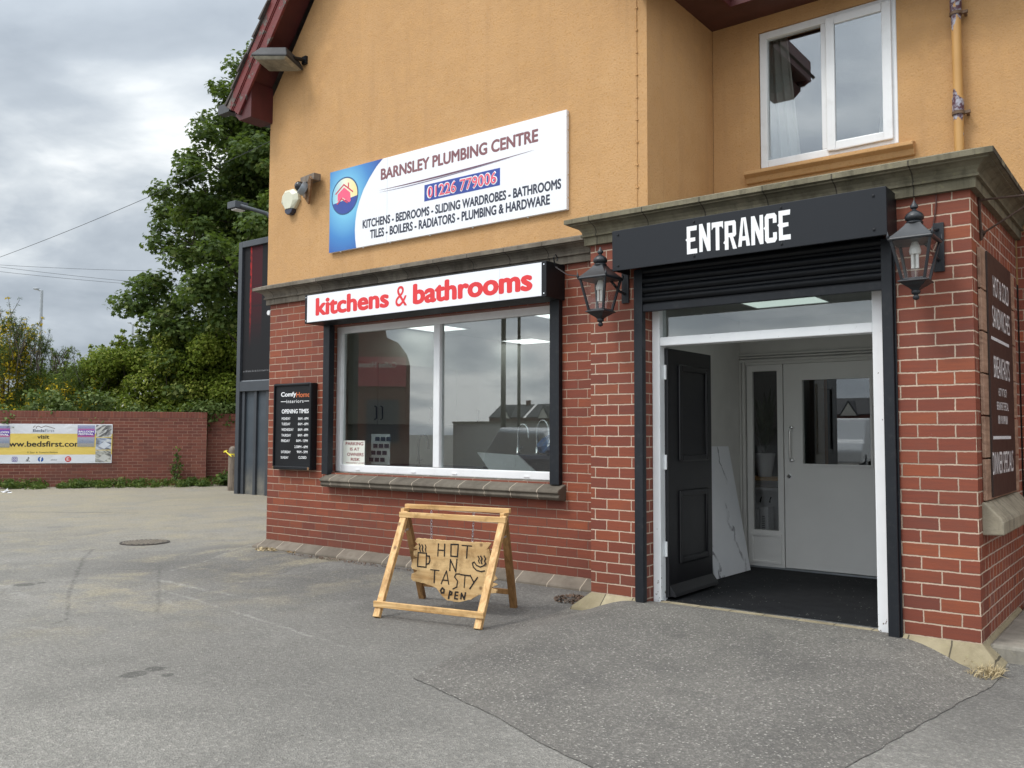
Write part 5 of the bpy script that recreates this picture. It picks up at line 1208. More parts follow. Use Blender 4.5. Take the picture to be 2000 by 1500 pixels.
mb = MB(); mb.box(1.118, 1.452, 0.148, 0.152, 1.022, 1.285); mb.build('sheet', paint('paper', (0.72, 0.73, 0.66), 0.7, 0.03), T)
M_PARK = paint('dark_red_print', (0.22, 0.03, 0.035), 0.6)
for body, u0, u1, vb, vt, bl in (('PARKING', 675, 709.5, 869.5, 863, .03), ('IS AT', 683.5, 702, 880, 874, .03), ('OWNERS', 678, 710, 890.5, 884, .03), ('RISK', 685, 703, 900, 894, .03), ('MANAGEMENT ACCEPT', 675.5, 712.5, 905, 902.5, .02)):
    tfit('lettering', body, T, 0.1472, u0, vb, u1, vt, M_PARK, bl)
T = thing('price_leaflet', 'white leaflet with rows of dark pictures standing on the worktop in the window', 'leaflet', (1.6, 0.4, 1.02))
a = P(727, 893, 'Y', 0.40)
mb = MB(); mb.obox((a.x + 0.13, 0.40, 1.19), (0.125, 0.02, 0), (0, 0.003, 0.0), (-0.03, 0.03, 0.165)); mb.build('sheet', paint('leaflet_paper', (0.45, 0.46, 0.46), 0.5), T)
for k in range(12):
    col = k // 4 - 1; k = k % 4
    mb = MB(); mb.obox((a.x + 0.13 + col * 0.075 - 0.03 * (k - 1.5) * .5, 0.392 + col * 0.011 - 0.003 + (k - 1.5) * -0.0 + 0.03 * (1.5 - k) * .5, 1.19 + (1.5 - k) * 0.075), (0.028, 0.0045, 0), (0, 0.002, 0), (-0.003, 0.003, 0.022)); mb.build('picture', M_NAVY, T)
for k, (x, y) in enumerate(((0.64, 2.15), (0.64, 4.15), (2.7, 2.05), (2.7, 4.15))):
    T = thing('ceiling_light', ['lit ceiling panel reflected nearest the top of the left pane', 'lit ceiling panel deeper in the showroom behind the right pane', 'lit ceiling panel at the top right corner of the shop window', 'lit ceiling panel at the far right of the showroom'][k], 'ceiling light', (x, y, 2.745), group='lit ceiling panels in the showroom')
    mb = MB(); mb.box(x - 0.29, x + 0.29, y - 0.29, y + 0.29, 2.738, 2.745); mb.build('diffuser', M_PANEL, T)
    mb = MB()
    for (a, b, c, d) in ((-.31, -.29, -.31, .31), (.29, .31, -.31, .31), (-.29, .29, -.31, -.29), (-.29, .29, .29, .31)): mb.box(x + a, x + b, y + c, y + d, 2.733, 2.748)
    mb.build('frame', M_UPVC, T)

# ------------------------------------------------------------------ upstairs curtains
mt, n = newmat('net_curtain'); co = objco(n)
finish(n, n.n('MixShader', i0=0.35, i1=n.n('BsdfDiffuse', Color=(0.62, 0.63, 0.58)), i2=n.n('BsdfTranslucent', Color=(0.6, 0.62, 0.58))))
def curtain(pts_top, pts_bot, z0, z1, label):
    mb = MB(); k = 40; v = []
    rows = 14
    for j in range(rows + 1):
        t = j / rows; a = pts_top[0] + (pts_bot[0] - pts_top[0]) * t; b = pts_top[1] + (pts_bot[1] - pts_top[1]) * t
        if t > 0.35: b += (t - 0.35) * 0.0
        for i in range(k + 1):
            u = i / k; v.append((a + (b - a) * u, YB + 0.20 + 0.025 * math.sin(u * 30 + 0.4 * math.sin(t * 4)), z1 + (z0 - z1) * t))
    mb.add(v, [(j * (k + 1) + i, j * (k + 1) + i + 1, (j + 1) * (k + 1) + i + 1, (j + 1) * (k + 1) + i) for j in range(rows) for i in range(k)], 0, True)
    tag(mb.build('curtain', MATS['net_curtain']), label, 'curtain', 'curtains of the upstairs window')
curtain((5.30, 5.60), (5.30, 5.72), 3.80, 5.05, 'white curtain gathered at the left side of the upstairs window')
curtain((6.52, 6.62), (6.36, 6.62), 3.80, 5.05, 'white curtain edge at the right side of the upstairs window')

# ------------------------------------------------------------------ boundary wall and banner
WA = Vector((-14.69, 3.08, 0)); WB = Vector((-11.81, 6.94, 0)); wd = (WB - WA).normalized(); WT = math.atan2(wd.y, wd.x); WLn = (WB - WA).length
def wpt(u, off=0.0):   # local x on the wall front (offset towards the viewer) seen at photo column u, height from row v
    pass
nW = Vector((wd.y, -wd.x, 0))
def PW(u, v, off=0.0):
    d = Vector(ray(u, v)); c = Vector(CAM); t = ((WA + nW * off - c).dot(nW)) / d.dot(nW); p = c + d * t - WA
    return p.dot(wd), p.z
BW = thing('boundary_wall', 'long dark red brick boundary wall with upright coping bricks across the yard', 'wall', WA, WT)
mb = MB(); mb.box(-14, WLn - 0.36, 0, 0.22, -0.05, 1.72); mb.box(WLn - 0.36, WLn, -0.045, 0.24, -0.05, 1.72); mb.box(WLn, WLn + 8, 0.36, 0.58, -0.05, 1.66)
mb.build('brickwork', M_BWALL, BW, local=True)
mb = MB(); mb.box(-14, WLn - 0.36, -0.004, 0.224, 1.722, 1.885); mb.box(WLn - 0.36, WLn + 0.003, -0.049, 0.244, 1.722, 1.885); mb.box(WLn + 0.004, WLn + 8, 0.356, 0.584, 1.662, 1.86)
mb.build('coping', M_SOLDIER, BW, bevel=0.01, local=True)

BN = thing('vinyl_banner', 'yellow and white bed shop banner fixed to the boundary wall', 'banner', WA + nW * 0.0, WT)
def bx(u): return PW(u, 866, 0.02)[0]
def bz(u, v): return PW(u, v, 0.02)[1]
xl, xr = -1.15, bx(219); zt_, zb_ = bz(100, 828), bz(100, 905)
YB_ = -0.024
def gridsheet(x0, x1, z0, z1, y, amp=0.006, k=24, r=8):
    mb = MB(); v = []
    for j in range(r + 1):
        for i in range(k + 1):
            x = x0 + (x1 - x0) * i / k; z = z0 + (z1 - z0) * j / r
            v.append((x, y, z))
    mb.add(v, [(j * (k + 1) + i, j * (k + 1) + i + 1, (j + 1) * (k + 1) + i + 1, (j + 1) * (k + 1) + i) for j in range(r) for i in range(k)], 0, True)
    return mb
mt, n = newmat('banner_vinyl'); co = objco(n); s = n.n('SeparateXYZ', Vector=co)
zY0, zY1 = bz(100, 888), bz(100, 847)
ink = n.m('MULTIPLY', n.m('GREATER_THAN', s.outputs[2], zY0), n.m('LESS_THAN', s.outputs[2], zY1))
c = n.mix(ink, (0.74, 0.76, 0.80), (0.80, 0.60, 0.14))
wr = n.noise(n.vm('MULTIPLY', n.vm('ADD', co, n.vm('SCALE', n.noise(co, 1.2, 2, out=1), scale=0.5)), (2.2, 1, 3.2)), 1.0, 3)
finish(n, bsdf(n, c, 0.4, 0, n.bump(wr, 0.6, 0.05)))
mb = MB(); mb.box(xl, xr, -0.022, -0.002, zb_, zt_); mb.build('sheet', MATS['banner_vinyl'], BN, bevel=0.004, local=True)
def bt(body, u0, u1, vb, vt, mat=M_INK, bold=0.0, par=BN, y=-0.0245, name='lettering', **kw):
    x0, x1 = bx(u0), bx(u1); z0, z1 = bz((u0 + u1) / 2, vb), bz((u0 + u1) / 2, vt)
    return text(name, body, par, (x0, y, z0), EX, EZ, x1 - x0, z1 - z0, mat, bold, local=True, **kw)
bt('Beds', 63.5, 86, 843.5, 838.2, paint('slate_ink', (0.06, 0.08, 0.13), 0.5), 0.02); bt('First', 87, 105.5, 843.5, 838.2, paint('pale_slate_ink', (0.18, 0.21, 0.26), 0.5), -0.01)
def zq(pts): return [(bx(u), bz(u, v)) for u, v in pts]
M_SLATE = paint('brown_grey_ink', (0.16, 0.12, 0.11), 0.5)
strokes('logo_line', [zq([(64.5, 835), (65.5, 832.5), (68, 832)]), zq([(70, 836.5), (71, 833), (74, 832.2), (80, 835), (88, 831.8), (96, 834), (106, 836.8)])], BN, (0, -0.022, 0), EX, EZ, 0.012, M_SLATE, 0.002, local=True)
bt('visit', 72.5, 96, 857, 849.5, bold=0.025)
bt('www.bedsfirst.com', 2.5, 160, 872.5, 861.5, bold=0.025)
bt('5 Star', 54, 68.5, 885.3, 882); bt('*', 71, 74, 885.3, 882); bt('Trustpilot Reviews', 76.5, 113, 885.5, 882)
M_SOC = paint('violet_icon', (0.07, 0.05, 0.32), 0.5); M_FB = paint('blue_icon', (0.015, 0.09, 0.36), 0.5); M_ETSY = paint('red_icon', (0.62, 0.05, 0.045), 0.5)
def icdisc(u, v, r, mat, y=-0.0232, sq=False):
    cx, cz = bx(u), bz(u, v); mb = MB()
    if sq:
        pts = []
        for (sx, sy, a0) in ((1, 1, 0), (-1, 1, 90), (-1, -1, 180), (1, -1, 270)):
            for k in range(5): t = R(a0 + k * 22.5); pts.append((cx + sx * r * .6 + r * .4 * math.cos(t), y, cz + sy * r * .6 + r * .4 * math.sin(t)))
        mb.poly(pts)
    else: mb.poly([(cx + r * math.cos(2 * math.pi * k / 24), y, cz + r * math.sin(2 * math.pi * k / 24)) for k in range(24)])
    return mb.build('icon', mat, BN, local=True, fix=False)
i1 = icdisc(29.7, 897.3, 0.062, M_SOC, sq=True); 
cx, cz = bx(29.7), bz(29.7, 897.3)
strokes('icon_outline', [[(cx + .042, cz + .042), (cx - .042, cz + .042), (cx - .042, cz - .042), (cx + .042, cz - .042), (cx + .042, cz + .042)], [(cx + .02 * math.cos(t * .7), cz + .02 * math.sin(t * .7)) for t in range(10)]], i1, (0, -0.0235, 0), EX, EZ, 0.009, M_WHITE, 0.001, local=True)
cx, cz = bx(55.5), bz(55.5, 896); strokes('icon', [[(cx + .008, cz + .04), (cx + .008, cz - .03), (cx - .012, cz - .042), (cx - .026, cz - .025), (cx - .012, cz - .006)], [(cx + .008, cz + .035), (cx + .02, cz + .02), (cx + .034, cz + .016)]], BN, (0, -0.0225, 0), EX, EZ, 0.012, M_INK, 0.001, local=True)
bt('TikTok', 51, 60, 901.5, 899.5, bold=0.02)
i2 = icdisc(80.5, 897, 0.063, M_FB); bt('f', 78.4, 83, 902, 892.5, M_WHITE, 0.03, par=i2)
bt('ebay', 100.5, 112.5, 900.5, 896, paint('grey_ink', (0.22, 0.22, 0.24), 0.5), -0.02)
i3 = icdisc(134, 896.7, 0.072, M_ETSY); bt('E', 131.2, 136.8, 899.8, 893.6, M_WHITE, 0.0, par=i3)
# three photographs printed on the right end
def photo_mat(name, a, b, c_, ang, sc):
    mt, n = newmat(name); co = objco(n)
    w_ = n.vm('MULTIPLY', n.n('Mapping', Vector=co, Rotation=(0, R(ang), 0)), (1.3, 1, 5))
    f = n.noise(w_, sc, 4, 0.5, 0.8)
    finish(n, bsdf(n, n.ramp(f, [(0.35, a), (0.5, b), (0.62, c_)]), 0.4)); return mt
PM = [photo_mat('bed_print_dark', (0.04, 0.04, 0.045), (0.22, 0.22, 0.22), (0.62, 0.63, 0.62), 35, 3.0), photo_mat('bed_print_blue', (0.10, 0.09, 0.08), (0.36, 0.42, 0.55), (0.62, 0.64, 0.64), -10, 2.6), photo_mat('bed_print_pale', (0.06, 0.06, 0.06), (0.42, 0.42, 0.38), (0.62, 0.62, 0.56), -30, 2.8)]
for k, (va, vb) in enumerate(((830.5, 853.5), (854.8, 878.3), (879.5, 903))):
    mb = MB(); a0, a1 = bx(187), bx(217.5); z1_, z0_ = bz(200, va), bz(200, vb)
    mb.poly([(a0, -0.0228, z0_), (a1, -0.0228, z0_), (a1, -0.0228, z1_), (a0, -0.0228, z1_)]); pp = mb.build('bed_picture', PM[k], BN, local=True, fix=False)
    zm = (z0_ + z1_) / 2; wq = a1 - a0
    mb = MB(); q = [(0.15, -.06), (0.55, -.13), (0.95, -.02), (0.55, .06)] if k else [(0.02, -.02), (0.5, .12), (0.62, .12), (0.1, -.10)]
    mb.poly([(a0 + wq * x, -0.0233, zm + z) for x, z in q][::1]); mb.build('bed', paint('pale_bed_print', (0.62, 0.66, 0.72) if k == 1 else (0.55, 0.55, 0.52), 0.5), pp, local=True, fix=False)
    if k:
        mb = MB(); mb.poly([(a0 + wq * x, -0.0234, zm + z) for x, z in [(0.15, -.06), (0.55, -.13), (0.55, -.155), (0.15, -.09)]]); mb.build('bed_side', paint('grey_bed_print', (0.3, 0.3, 0.32), 0.5), pp, local=True, fix=False)
# two festival posters taped over the banner
def poster(u0, u1, v0, v1, label):
    x0, x1 = bx(u0), bx(u1); z1, z0 = bz((u0 + u1) / 2, v0), bz((u0 + u1) / 2, v1)
    T = thing('festival_poster', label, 'poster', WA, WT, 'festival posters taped over the banner')
    mt, n = MATS.get('poster_print'), None
    if mt is None:
        mt, n = newmat('poster_print'); co = objco(n); s = n.n('SeparateXYZ', Vector=co)
        f = n.mr(s.outputs[2], z0, z1)
        c = n.ramp(f, [(0.0, (0.30, 0.34, 0.30)), (0.12, (0.38, 0.38, 0.32)), (0.2, (0.22, 0.30, 0.42)), (0.42, (0.40, 0.46, 0.58)), (0.48, (0.50, 0.06, 0.20)), (0.55, (0.10, 0.05, 0.36)), (0.75, (0.16, 0.08, 0.46)), (0.80, (0.55, 0.10, 0.35)), (0.86, (0.25, 0.30, 0.55)), (1.0, (0.40, 0.44, 0.60))])
        spots = n.n('SeparateColor', Color=n.n('TexVoronoi', Vector=n.vm('MULTIPLY', co, (22, 1, 22))).outputs['Color'])
        c = n.mix(n.m('MULTIPLY', n.m('GREATER_THAN', n.m('ABSOLUTE', n.m('SUBTRACT', f, 0.62)), 0.16), n.m('MULTIPLY', spots.outputs[0], 0.5)), c, n.mix(spots.outputs[1], (0.08, 0.06, 0.10), (0.55, 0.40, 0.46)))
        finish(n, bsdf(n, c, 0.35))
    mb = MB(); mb.box(x0, x1, -0.0285, -0.0265, z0, z1); mb.build('sheet', mt, T, local=True)
    h = z1 - z0; wq = x1 - x0
    text('lettering', 'BALLOON', T, (x0 + wq * .06, -0.0292, z0 + h * .66), EX, EZ, wq * .88, h * .09, M_WHITE, 0.05, local=True)
    text('lettering', 'FESTIVAL', T, (x0 + wq * .06, -0.0292, z0 + h * .54), EX, EZ, wq * .88, h * .09, M_WHITE, 0.05, local=True)
poster(151, 184.5, 830.5, 872.5, 'purple balloon festival poster taped over the banner beside the bed photographs')
poster(-15, 19, 831.5, 874, 'purple balloon festival poster at the left edge, partly out of frame')

# ------------------------------------------------------------------ billboard
BY = 5.5; bxl = -8.52
M_BBF = paint('billboard_frame_grey', (0.045, 0.052, 0.062), 0.45, 0.08, 3)
mt, n = newmat('billboard_cladding'); co = objco(n); s = n.n('SeparateXYZ', Vector=co); M_BBC = mt
c = n.ramp(n.noise(co, 3, 4), [(0.3, (0.042, 0.055, 0.068)), (0.7, (0.058, 0.072, 0.088))])
du = n.m('MULTIPLY', n.ss(s.outputs[2], 0.75, 0.05), n.mr(n.noise(co, 6, 5), 0.3, 0.7, 0.3, 0.8))
finish(n, bsdf(n, n.mix(du, c, (0.22, 0.20, 0.16)), 0.5))
BB = thing('billboard', 'tall dark grey roadside billboard with a black and red poster behind the shop', 'billboard', (bxl, BY, 0))
mb = MB(); mb.box(bxl, bxl + 0.13, BY, BY + 0.25, -0.05, 5.66); mb.box(-2.4, -2.27, BY, BY + 0.25, -0.05, 5.66); mb.box(bxl + 0.13, -2.4, BY + 0.0, BY + 0.25, 5.53, 5.66); mb.box(bxl + 0.13, -2.4, BY, BY + 0.25, 2.28, 2.50)
mb.build('frame', M_BBF, BB, bevel=0.006)
mt, n = newmat('billboard_poster_print'); co = objco(n); s = n.n('SeparateXYZ', Vector=co)
xx = n.m('SUBTRACT', s.outputs[0], 0.0)
fade = n.ss(s.outputs[2], 3.2, 4.6)
stripe = n.m('MULTIPLY', n.m('GREATER_THAN', xx, 0.40), n.m('LESS_THAN', xx, 0.80))
edge_ = n.m('MULTIPLY', n.m('GREATER_THAN', xx, 0.36), n.m('LESS_THAN', xx, 0.42))
hb = n.m('MULTIPLY', stripe, n.m('GREATER_THAN', n.noise(n.vm('MULTIPLY', co, (0, 0, 9)), 1.0, 2), 0.40))
c = n.mix(n.m('MULTIPLY', n.m('MULTIPLY', stripe, fade), n.mr(hb, 0, 1, 0.5, 1.0)), (0.018, 0.018, 0.020), (0.055, 0.014, 0.018))
c = n.mix(n.m('MULTIPLY', edge_, n.m('MULTIPLY', fade, n.ss(n.noise(n.vm('MULTIPLY', co, (20, 1, 8)), 1.0, 4), 0.3, 0.6))), c, (0.34, 0.025, 0.025))
finish(n, bsdf(n, c, 0.7, spec=0.15))
mb = MB(); mb.box(bxl + 0.13, -2.4, BY + 0.06, BY + 0.10, 2.50, 5.53); mb.build('poster', MATS['billboard_poster_print'], BB)
mb = MB(); mb.box(bxl + 0.13, -2.4, BY + 0.04, BY + 0.058, 2.502, 2.522); mb.build('poster_edge', M_GREY, BB)
a = P(475, 727.5, 'Y', BY + 0.058); b = P(524, 724.5, 'Y', BY + 0.058)
mb = MB(); random.seed(33); x_ = a.x      # small print too blurred to read: broken strokes only
while x_ < b.x + 0.1:
    w_ = random.choice((0.006, 0.010, 0.018)); h_ = random.uniform(0.02, 0.045)
    mb.poly([(x_, BY + 0.0575, a.z), (x_ + w_, BY + 0.0575, a.z), (x_ + w_, BY + 0.0575, a.z + h_), (x_, BY + 0.0575, a.z + h_)]); x_ += w_ + random.choice((0.005, 0.008, 0.022))
mb.build('small_print', paint('faint_grey_print', (0.16, 0.16, 0.17), 0.5), BB, fix=False)
mb = MB(); mb.box(bxl + 0.02, -2.3, BY + 0.10, BY + 0.14, -0.05, 2.28); cl_ = mb.build('cladding', M_BBC, BB)
for k in range(14):
    x = bxl + 0.17 + k * 0.43
    mb = MB(); mb.box(x, x + 0.09, BY + 0.05, BY + 0.098, -0.05, 2.279); mb.build('cladding_rib', M_BBF, cl_)
mb = MB(); p0 = P(470, 402, 'Y', BY - 0.6); mb.tube([(p0.x, BY - 0.6, p0.z), (-7.2, BY - 0.25, p0.z - 0.16), (-6.9, BY + 0.1, 5.6)], 0.045, 8); lm = mb.build('lamp_arm', M_BBF, BB)
mb = MB(); mb.box(p0.x - 0.27, p0.x + 0.02, BY - 0.75, BY - 0.42, p0.z - 0.06, p0.z + 0.09); mb.build('lamp_head', M_BBF, BB, bevel=0.01)
mb = MB(); mb.box(p0.x - 0.20, p0.x - 0.02, BY - 0.70, BY - 0.47, p0.z - 0.09, p0.z - 0.062); mb.build('lamp_glass', M_WHITE, BB, bevel=0.01)
# timber post with yellow tape
q = PD(453, 962, 20.6)
T = thing('timber_post', 'short weathered timber post with yellow tape tied round it beside the billboard', 'post', (q.x, q.y, 0))
mb = MB(); mb.lathe((q.x, q.y, -0.05), [(0.10, 0), (0.10, 0.98), (0.085, 1.04), (0.05, 1.08), (0.01, 1.09)], 14); mb.build('post', M_OLDWOOD, T)
M_TAPE = paint('yellow_tape', (0.75, 0.62, 0.04), 0.5)
mb = MB(); mb.lathe((q.x, q.y, 0.84), [(0.102, 0), (0.104, 0.01), (0.102, 0.025)], 14); e1 = Vector((q.x - 0.13 * CR[0], q.y - .13 * CR[1] - 0.05, 0.92)); mb.obox(e1, (0.035, 0.022, 0.01), (0.006, 0.006, 0.02), (0.006, -0.006, 0.004)); mb.tube([(q.x + 0.1, q.y - .10, 0.80), e1], 0.014, 6)
mb.tube([(q.x + 0.1 * CR[0], q.y + .1 * CR[1] - 0.1, 0.82), (q.x + 0.45 * CR[0], q.y + .45 * CR[1], 0.72)], 0.012, 6); mb.build('tape', M_TAPE, T)

# ------------------------------------------------------------------ manhole, litter, weeds
q = P(283, 1060, 'Z', 0.0); mz = gz(q.x, q.y) + 0.006; T = thing('manhole_cover', 'round dark iron manhole cover with a studded top in the worn asphalt', 'manhole cover', (q.x, q.y, mz))
mb = MB(); mb.lathe((q.x, q.y, mz), [(0.29, -0.02), (0.29, 0.004), (0.275, 0.005), (0.27, 0.002), (0.001, 0.002)], 32)
for i in range(-6, 7):
    for j in range(-6, 7):
        x, y = i * 0.048 + (j % 2) * .024, j * 0.048
        if math.hypot(x, y) < 0.255: mb.box(q.x + x - .013, q.x + x + .013, q.y + y - .011, q.y + y + .011, mz + 0.002, mz + 0.009, 1)
mb.build('cover', [paint('rusty_cast_iron', (0.045, 0.036, 0.03), 0.8, 0.4, 20), paint('worn_iron', (0.26, 0.225, 0.18), 0.6, 0.3, 30)], T)
M_DRY = paint('dry_leaf', (0.30, 0.19, 0.08), 0.8, 0.5, 40); M_STRAW = paint('dry_straw', (0.44, 0.35, 0.20), 0.8, 0.3, 40); M_BRLEAF = paint('brown_litter', (0.12, 0.075, 0.05), 0.9, 0.5, 40)
def litter(name, label, cat, cx, cy, rx, ry, k, size, mat, seed, lift=0.03):
    random.seed(seed); mb = MB()
    for _ in range(k):
        a = random.random() * 6.283; r_ = math.sqrt(random.random()); x = cx + math.cos(a) * r_ * rx; y = cy + math.sin(a) * r_ * ry; z = gz(x, y) + 0.006 + random.random() * lift * (1 - r_)
        u = Vector((random.uniform(-1, 1), random.uniform(-1, 1), random.uniform(-.5, .5))).normalized() * size * random.uniform(.5, 1.1); w_ = u.cross(Vector((random.uniform(-.4, .4), random.uniform(-.4, .4), 1))).normalized() * size * random.uniform(.25, .5)
        c = Vector((x, y, z)); mb.poly([c - u, c + w_, c + u, c - w_])
    return tag(mb.build(name, mat, fix=False), label, cat, kind='stuff')
q = P(525, 1074, 'Z', 0.05); litter('dry_leaves', 'small heap of pale dry leaves at the left corner of the shop plinth', 'leaves', q.x + .05, q.y - .06, 0.17, 0.10, 160, 0.028, M_STRAW, 5)
q = P(578, 1080, 'Z', 0.05); litter('dead_weeds', 'brown dead weeds in the gap along the stone plinth', 'weeds', q.x, q.y - .03, 0.10, 0.05, 60, 0.025, M_DRY, 6)
q = P(1115, 1176, 'Z', 0.03); litter('leaf_litter', 'brown leaf litter where the plinth meets the entrance pier', 'leaves', q.x, q.y + .03, 0.17, 0.12, 260, 0.022, M_BRLEAF, 7, 0.04)
q = P(640, 1094, 'Z', 0.05); litter('plinth_grit', 'line of dark grit and dead leaves along the foot of the plinth', 'grit', q.x + .3, q.y, 1.0, 0.06, 420, 0.014, M_BRLEAF, 9, 0.012)
def tuft(name, label, cat, spots, k, hgt, mat, seed, kind=None):
    random.seed(seed); mb = MB()
    for _ in range(k):
        sx, sy, rr = random.choice(spots); a = random.random() * 6.283; r_ = rr * math.sqrt(random.random()); x, y = sx + math.cos(a) * r_, sy + math.sin(a) * r_; z = gz(x, y)
        d = Vector((random.gauss(0, .5), random.gauss(0, .5), 1)).normalized() * hgt * random.uniform(.4, 1.1); s_ = d.cross(Vector((random.random(), random.random(), 0.1))).normalized() * hgt * 0.035
        c = Vector((x, y, z)); m_ = c + d * .6; e = c + d + Vector((d.x, d.y, -abs(d.x) - abs(d.y))) * .4
        mb.poly([c - s_, c + s_, m_ + s_ * .8, m_ - s_ * .8]); mb.poly([m_ - s_ * .8, m_ + s_ * .8, e])
    return tag(mb.build(name, mat, fix=False), label, cat, kind=kind)
q = P(1925, 1328, 'Z', 0.0); q2 = P(1888, 1306, 'Z', 0.01)
tuft('dry_grass', 'tuft of straw-coloured dry grass at the foot of the right porch corner', 'grass tuft', [(q.x - .02, q.y + .02, 0.07), (q2.x, q2.y + .02, 0.05), (q.x + .03, q.y + .06, .04)], 260, 0.085, M_STRAW, 11, 'stuff')
q = P(10, 962, 'Z', 0.0); litter('white_litter', 'scrap of white litter at the foot of the boundary wall', 'litter', q.x + .05, q.y, 0.16, 0.08, 14, 0.09, M_WHITE, 12, 0.08)

# ------------------------------------------------------------------ foliage
LEAF_MAPLE = np.array([(0, -.5, 0), (.16, -.28, .02), (.46, -.30, -.03), (.30, -.02, .03), (.5, .18, -.04), (.18, .20, .02), (0, .56, -.06), (-.18, .20, .02), (-.5, .18, -.04), (-.30, -.02, .03), (-.46, -.30, -.03), (-.16, -.28, .02)])
LEAF_OVAL = np.array([(0, -.5, 0), (.24, -.15, .03), (.22, .2, .02), (0, .55, -.05), (-.22, .2, .02), (-.24, -.15, .03)])
LEAF_THIN = np.array([(0, -.5, 0), (.09, 0, .02), (0, .55, -.03), (-.09, 0, .02)])
def leaf_mat(name, stops, trans=0.35, rough=0.5):
    mt, n = newmat(name)
    at = n.t.nodes.new('ShaderNodeAttribute'); at.attribute_name = 'tone'
    c = n.ramp(at.outputs['Fac'], stops)
    b = bsdf(n, c, rough, 0, None, 0.12)
    tr = n.n('BsdfTranslucent', Color=n.mix(0.5, c, (0.20, 0.30, 0.03)))
    finish(n, n.n('MixShader', i0=trans, i1=b, i2=tr)); return mt
def foliage(name, parent, cl, npr, size, shape, mat, seed, upness=0.6, flat=0.75, tone=(0.0, 1.0), off=None, shell=0.45):
    """leaves scattered in clumps: cl rows are x, y, z, radius"""
    rg = np.random.default_rng(seed); cl = np.asarray(cl, float)
    wgt = cl[:, 3] ** 2; cnt = np.maximum(3, (npr * wgt / wgt.sum()).astype(int))
    idx = np.repeat(np.arange(len(cl)), cnt); N = len(idx)
    d = rg.normal(size=(N, 3)); d /= np.linalg.norm(d, axis=1, keepdims=True)
    r_ = rg.random(N) ** shell
    pos = cl[idx, :3] + d * (r_ * cl[idx, 3])[:, None] * np.array([1, 1, flat])
    nr = d * 0.7 + rg.normal(size=(N, 3)) * 0.55 + np.array([0, 0, upness]); nr /= np.linalg.norm(nr, axis=1, keepdims=True)
    t = np.cross(nr, rg.normal(size=(N, 3))); t /= np.linalg.norm(t, axis=1, keepdims=True); b = np.cross(nr, t)
    sz = size * rg.uniform(0.6, 1.25, N)
    k = len(shape)
    V = pos[:, None, :] + sz[:, None, None] * (shape[None, :, 0:1] * t[:, None, :] + shape[None, :, 1:2] * b[:, None, :] + shape[None, :, 2:3] * nr[:, None, :])
    V = V.reshape(-1, 3) - (np.array(wl(parent)) if parent is not None else 0)
    me = bpy.data.meshes.new(name); me.vertices.add(N * k); me.vertices.foreach_set('co', V.ravel().astype(np.float32))
    me.loops.add(N * k); me.loops.foreach_set('vertex_index', np.arange(N * k, dtype=np.int32))
    me.polygons.add(N); me.polygons.foreach_set('loop_start', np.arange(0, N * k, k, dtype=np.int32))
    try: me.polygons.foreach_set('loop_total', np.full(N, k, dtype=np.int32))
    except Exception: pass
    me.update(calc_edges=True)
    a = me.attributes.new('tone', 'FLOAT', 'FACE')
    ct = rg.uniform(-0.18, 0.18, len(cl))[idx]
    a.data.foreach_set('value', np.clip(rg.uniform(tone[0], tone[1], N) + ct, 0, 1).astype(np.float32))
    me.materials.append(mat); o = bpy.data.objects.new(name, me); COL.objects.link(o); o.parent = parent
    return o
M_MAPLE = leaf_mat('maple_leaves', [(0.0, (0.036, 0.062, 0.017)), (0.5, (0.068, 0.105, 0.027)), (0.85, (0.11, 0.15, 0.042)), (1.0, (0.16, 0.185, 0.058))], 0.30)
M_BUSH = leaf_mat('hawthorn_leaves', [(0.0, (0.09, 0.135, 0.018)), (0.5, (0.175, 0.225, 0.032)), (1.0, (0.32, 0.34, 0.07))], 0.35)
M_BROOM = leaf_mat('broom_leaves', [(0.0, (0.032, 0.058, 0.016)), (0.6, (0.065, 0.10, 0.024)), (1.0, (0.13, 0.16, 0.04))], 0.25)
M_YEL = leaf_mat('yellow_blossom', [(0.0, (0.50, 0.32, 0.015)), (0.6, (0.68, 0.47, 0.02)), (1.0, (0.78, 0.60, 0.06))], 0.25)
M_WHB = leaf_mat('white_blossom', [(0.0, (0.55, 0.56, 0.50)), (1.0, (0.78, 0.78, 0.72))], 0.2)
M_IVY = leaf_mat('bramble_leaves', [(0.0, (0.045, 0.075, 0.020)), (0.5, (0.095, 0.14, 0.040)), (1.0, (0.17, 0.21, 0.075))], 0.25)
M_GRASS = leaf_mat('weed_leaves', [(0.0, (0.035, 0.065, 0.016)), (0.5, (0.07, 0.115, 0.028)), (1.0, (0.15, 0.19, 0.05))], 0.3)
M_BARK = paint('bark', (0.065, 0.052, 0.040), 0.9, 0.35, 12, 0.5, 30)

# --- maple behind the billboard
KT = 1.19; tp = PD(562, 962, 26.8); tx, ty = tp.x, tp.y
T = thing('maple_tree', 'large dark green maple tree rising behind the billboard and the gable', 'tree', (tx, ty, 0))
random.seed(21); cl = []; mb = MB()
mb.tube([(tx, ty, -0.1), (tx + .05, ty, 1.8), (tx - .05, ty + .1, 4.2), (tx + .1, ty, 7.2), (tx, ty + .1, 10.8)], [0.4, 0.32, 0.27, 0.2, 0.08], 10)
tr = mb.build('trunk', M_BARK, T)
lm = MB()
def crown_r(h):   # crown half width against height
    pts = [(2.0, 2.6), (3.2, 4.15), (4.3, 4.5), (5.4, 4.25), (6.4, 3.5), (7.4, 3.05), (8.4, 2.3), (9.4, 1.75), (10.2, 1.15), (10.9, 0.45)]
    for (a, ra), (b, rb) in zip(pts, pts[1:]):
        if a <= h <= b: return ra + (rb - ra) * (h - a) / (b - a)
    return 0.3
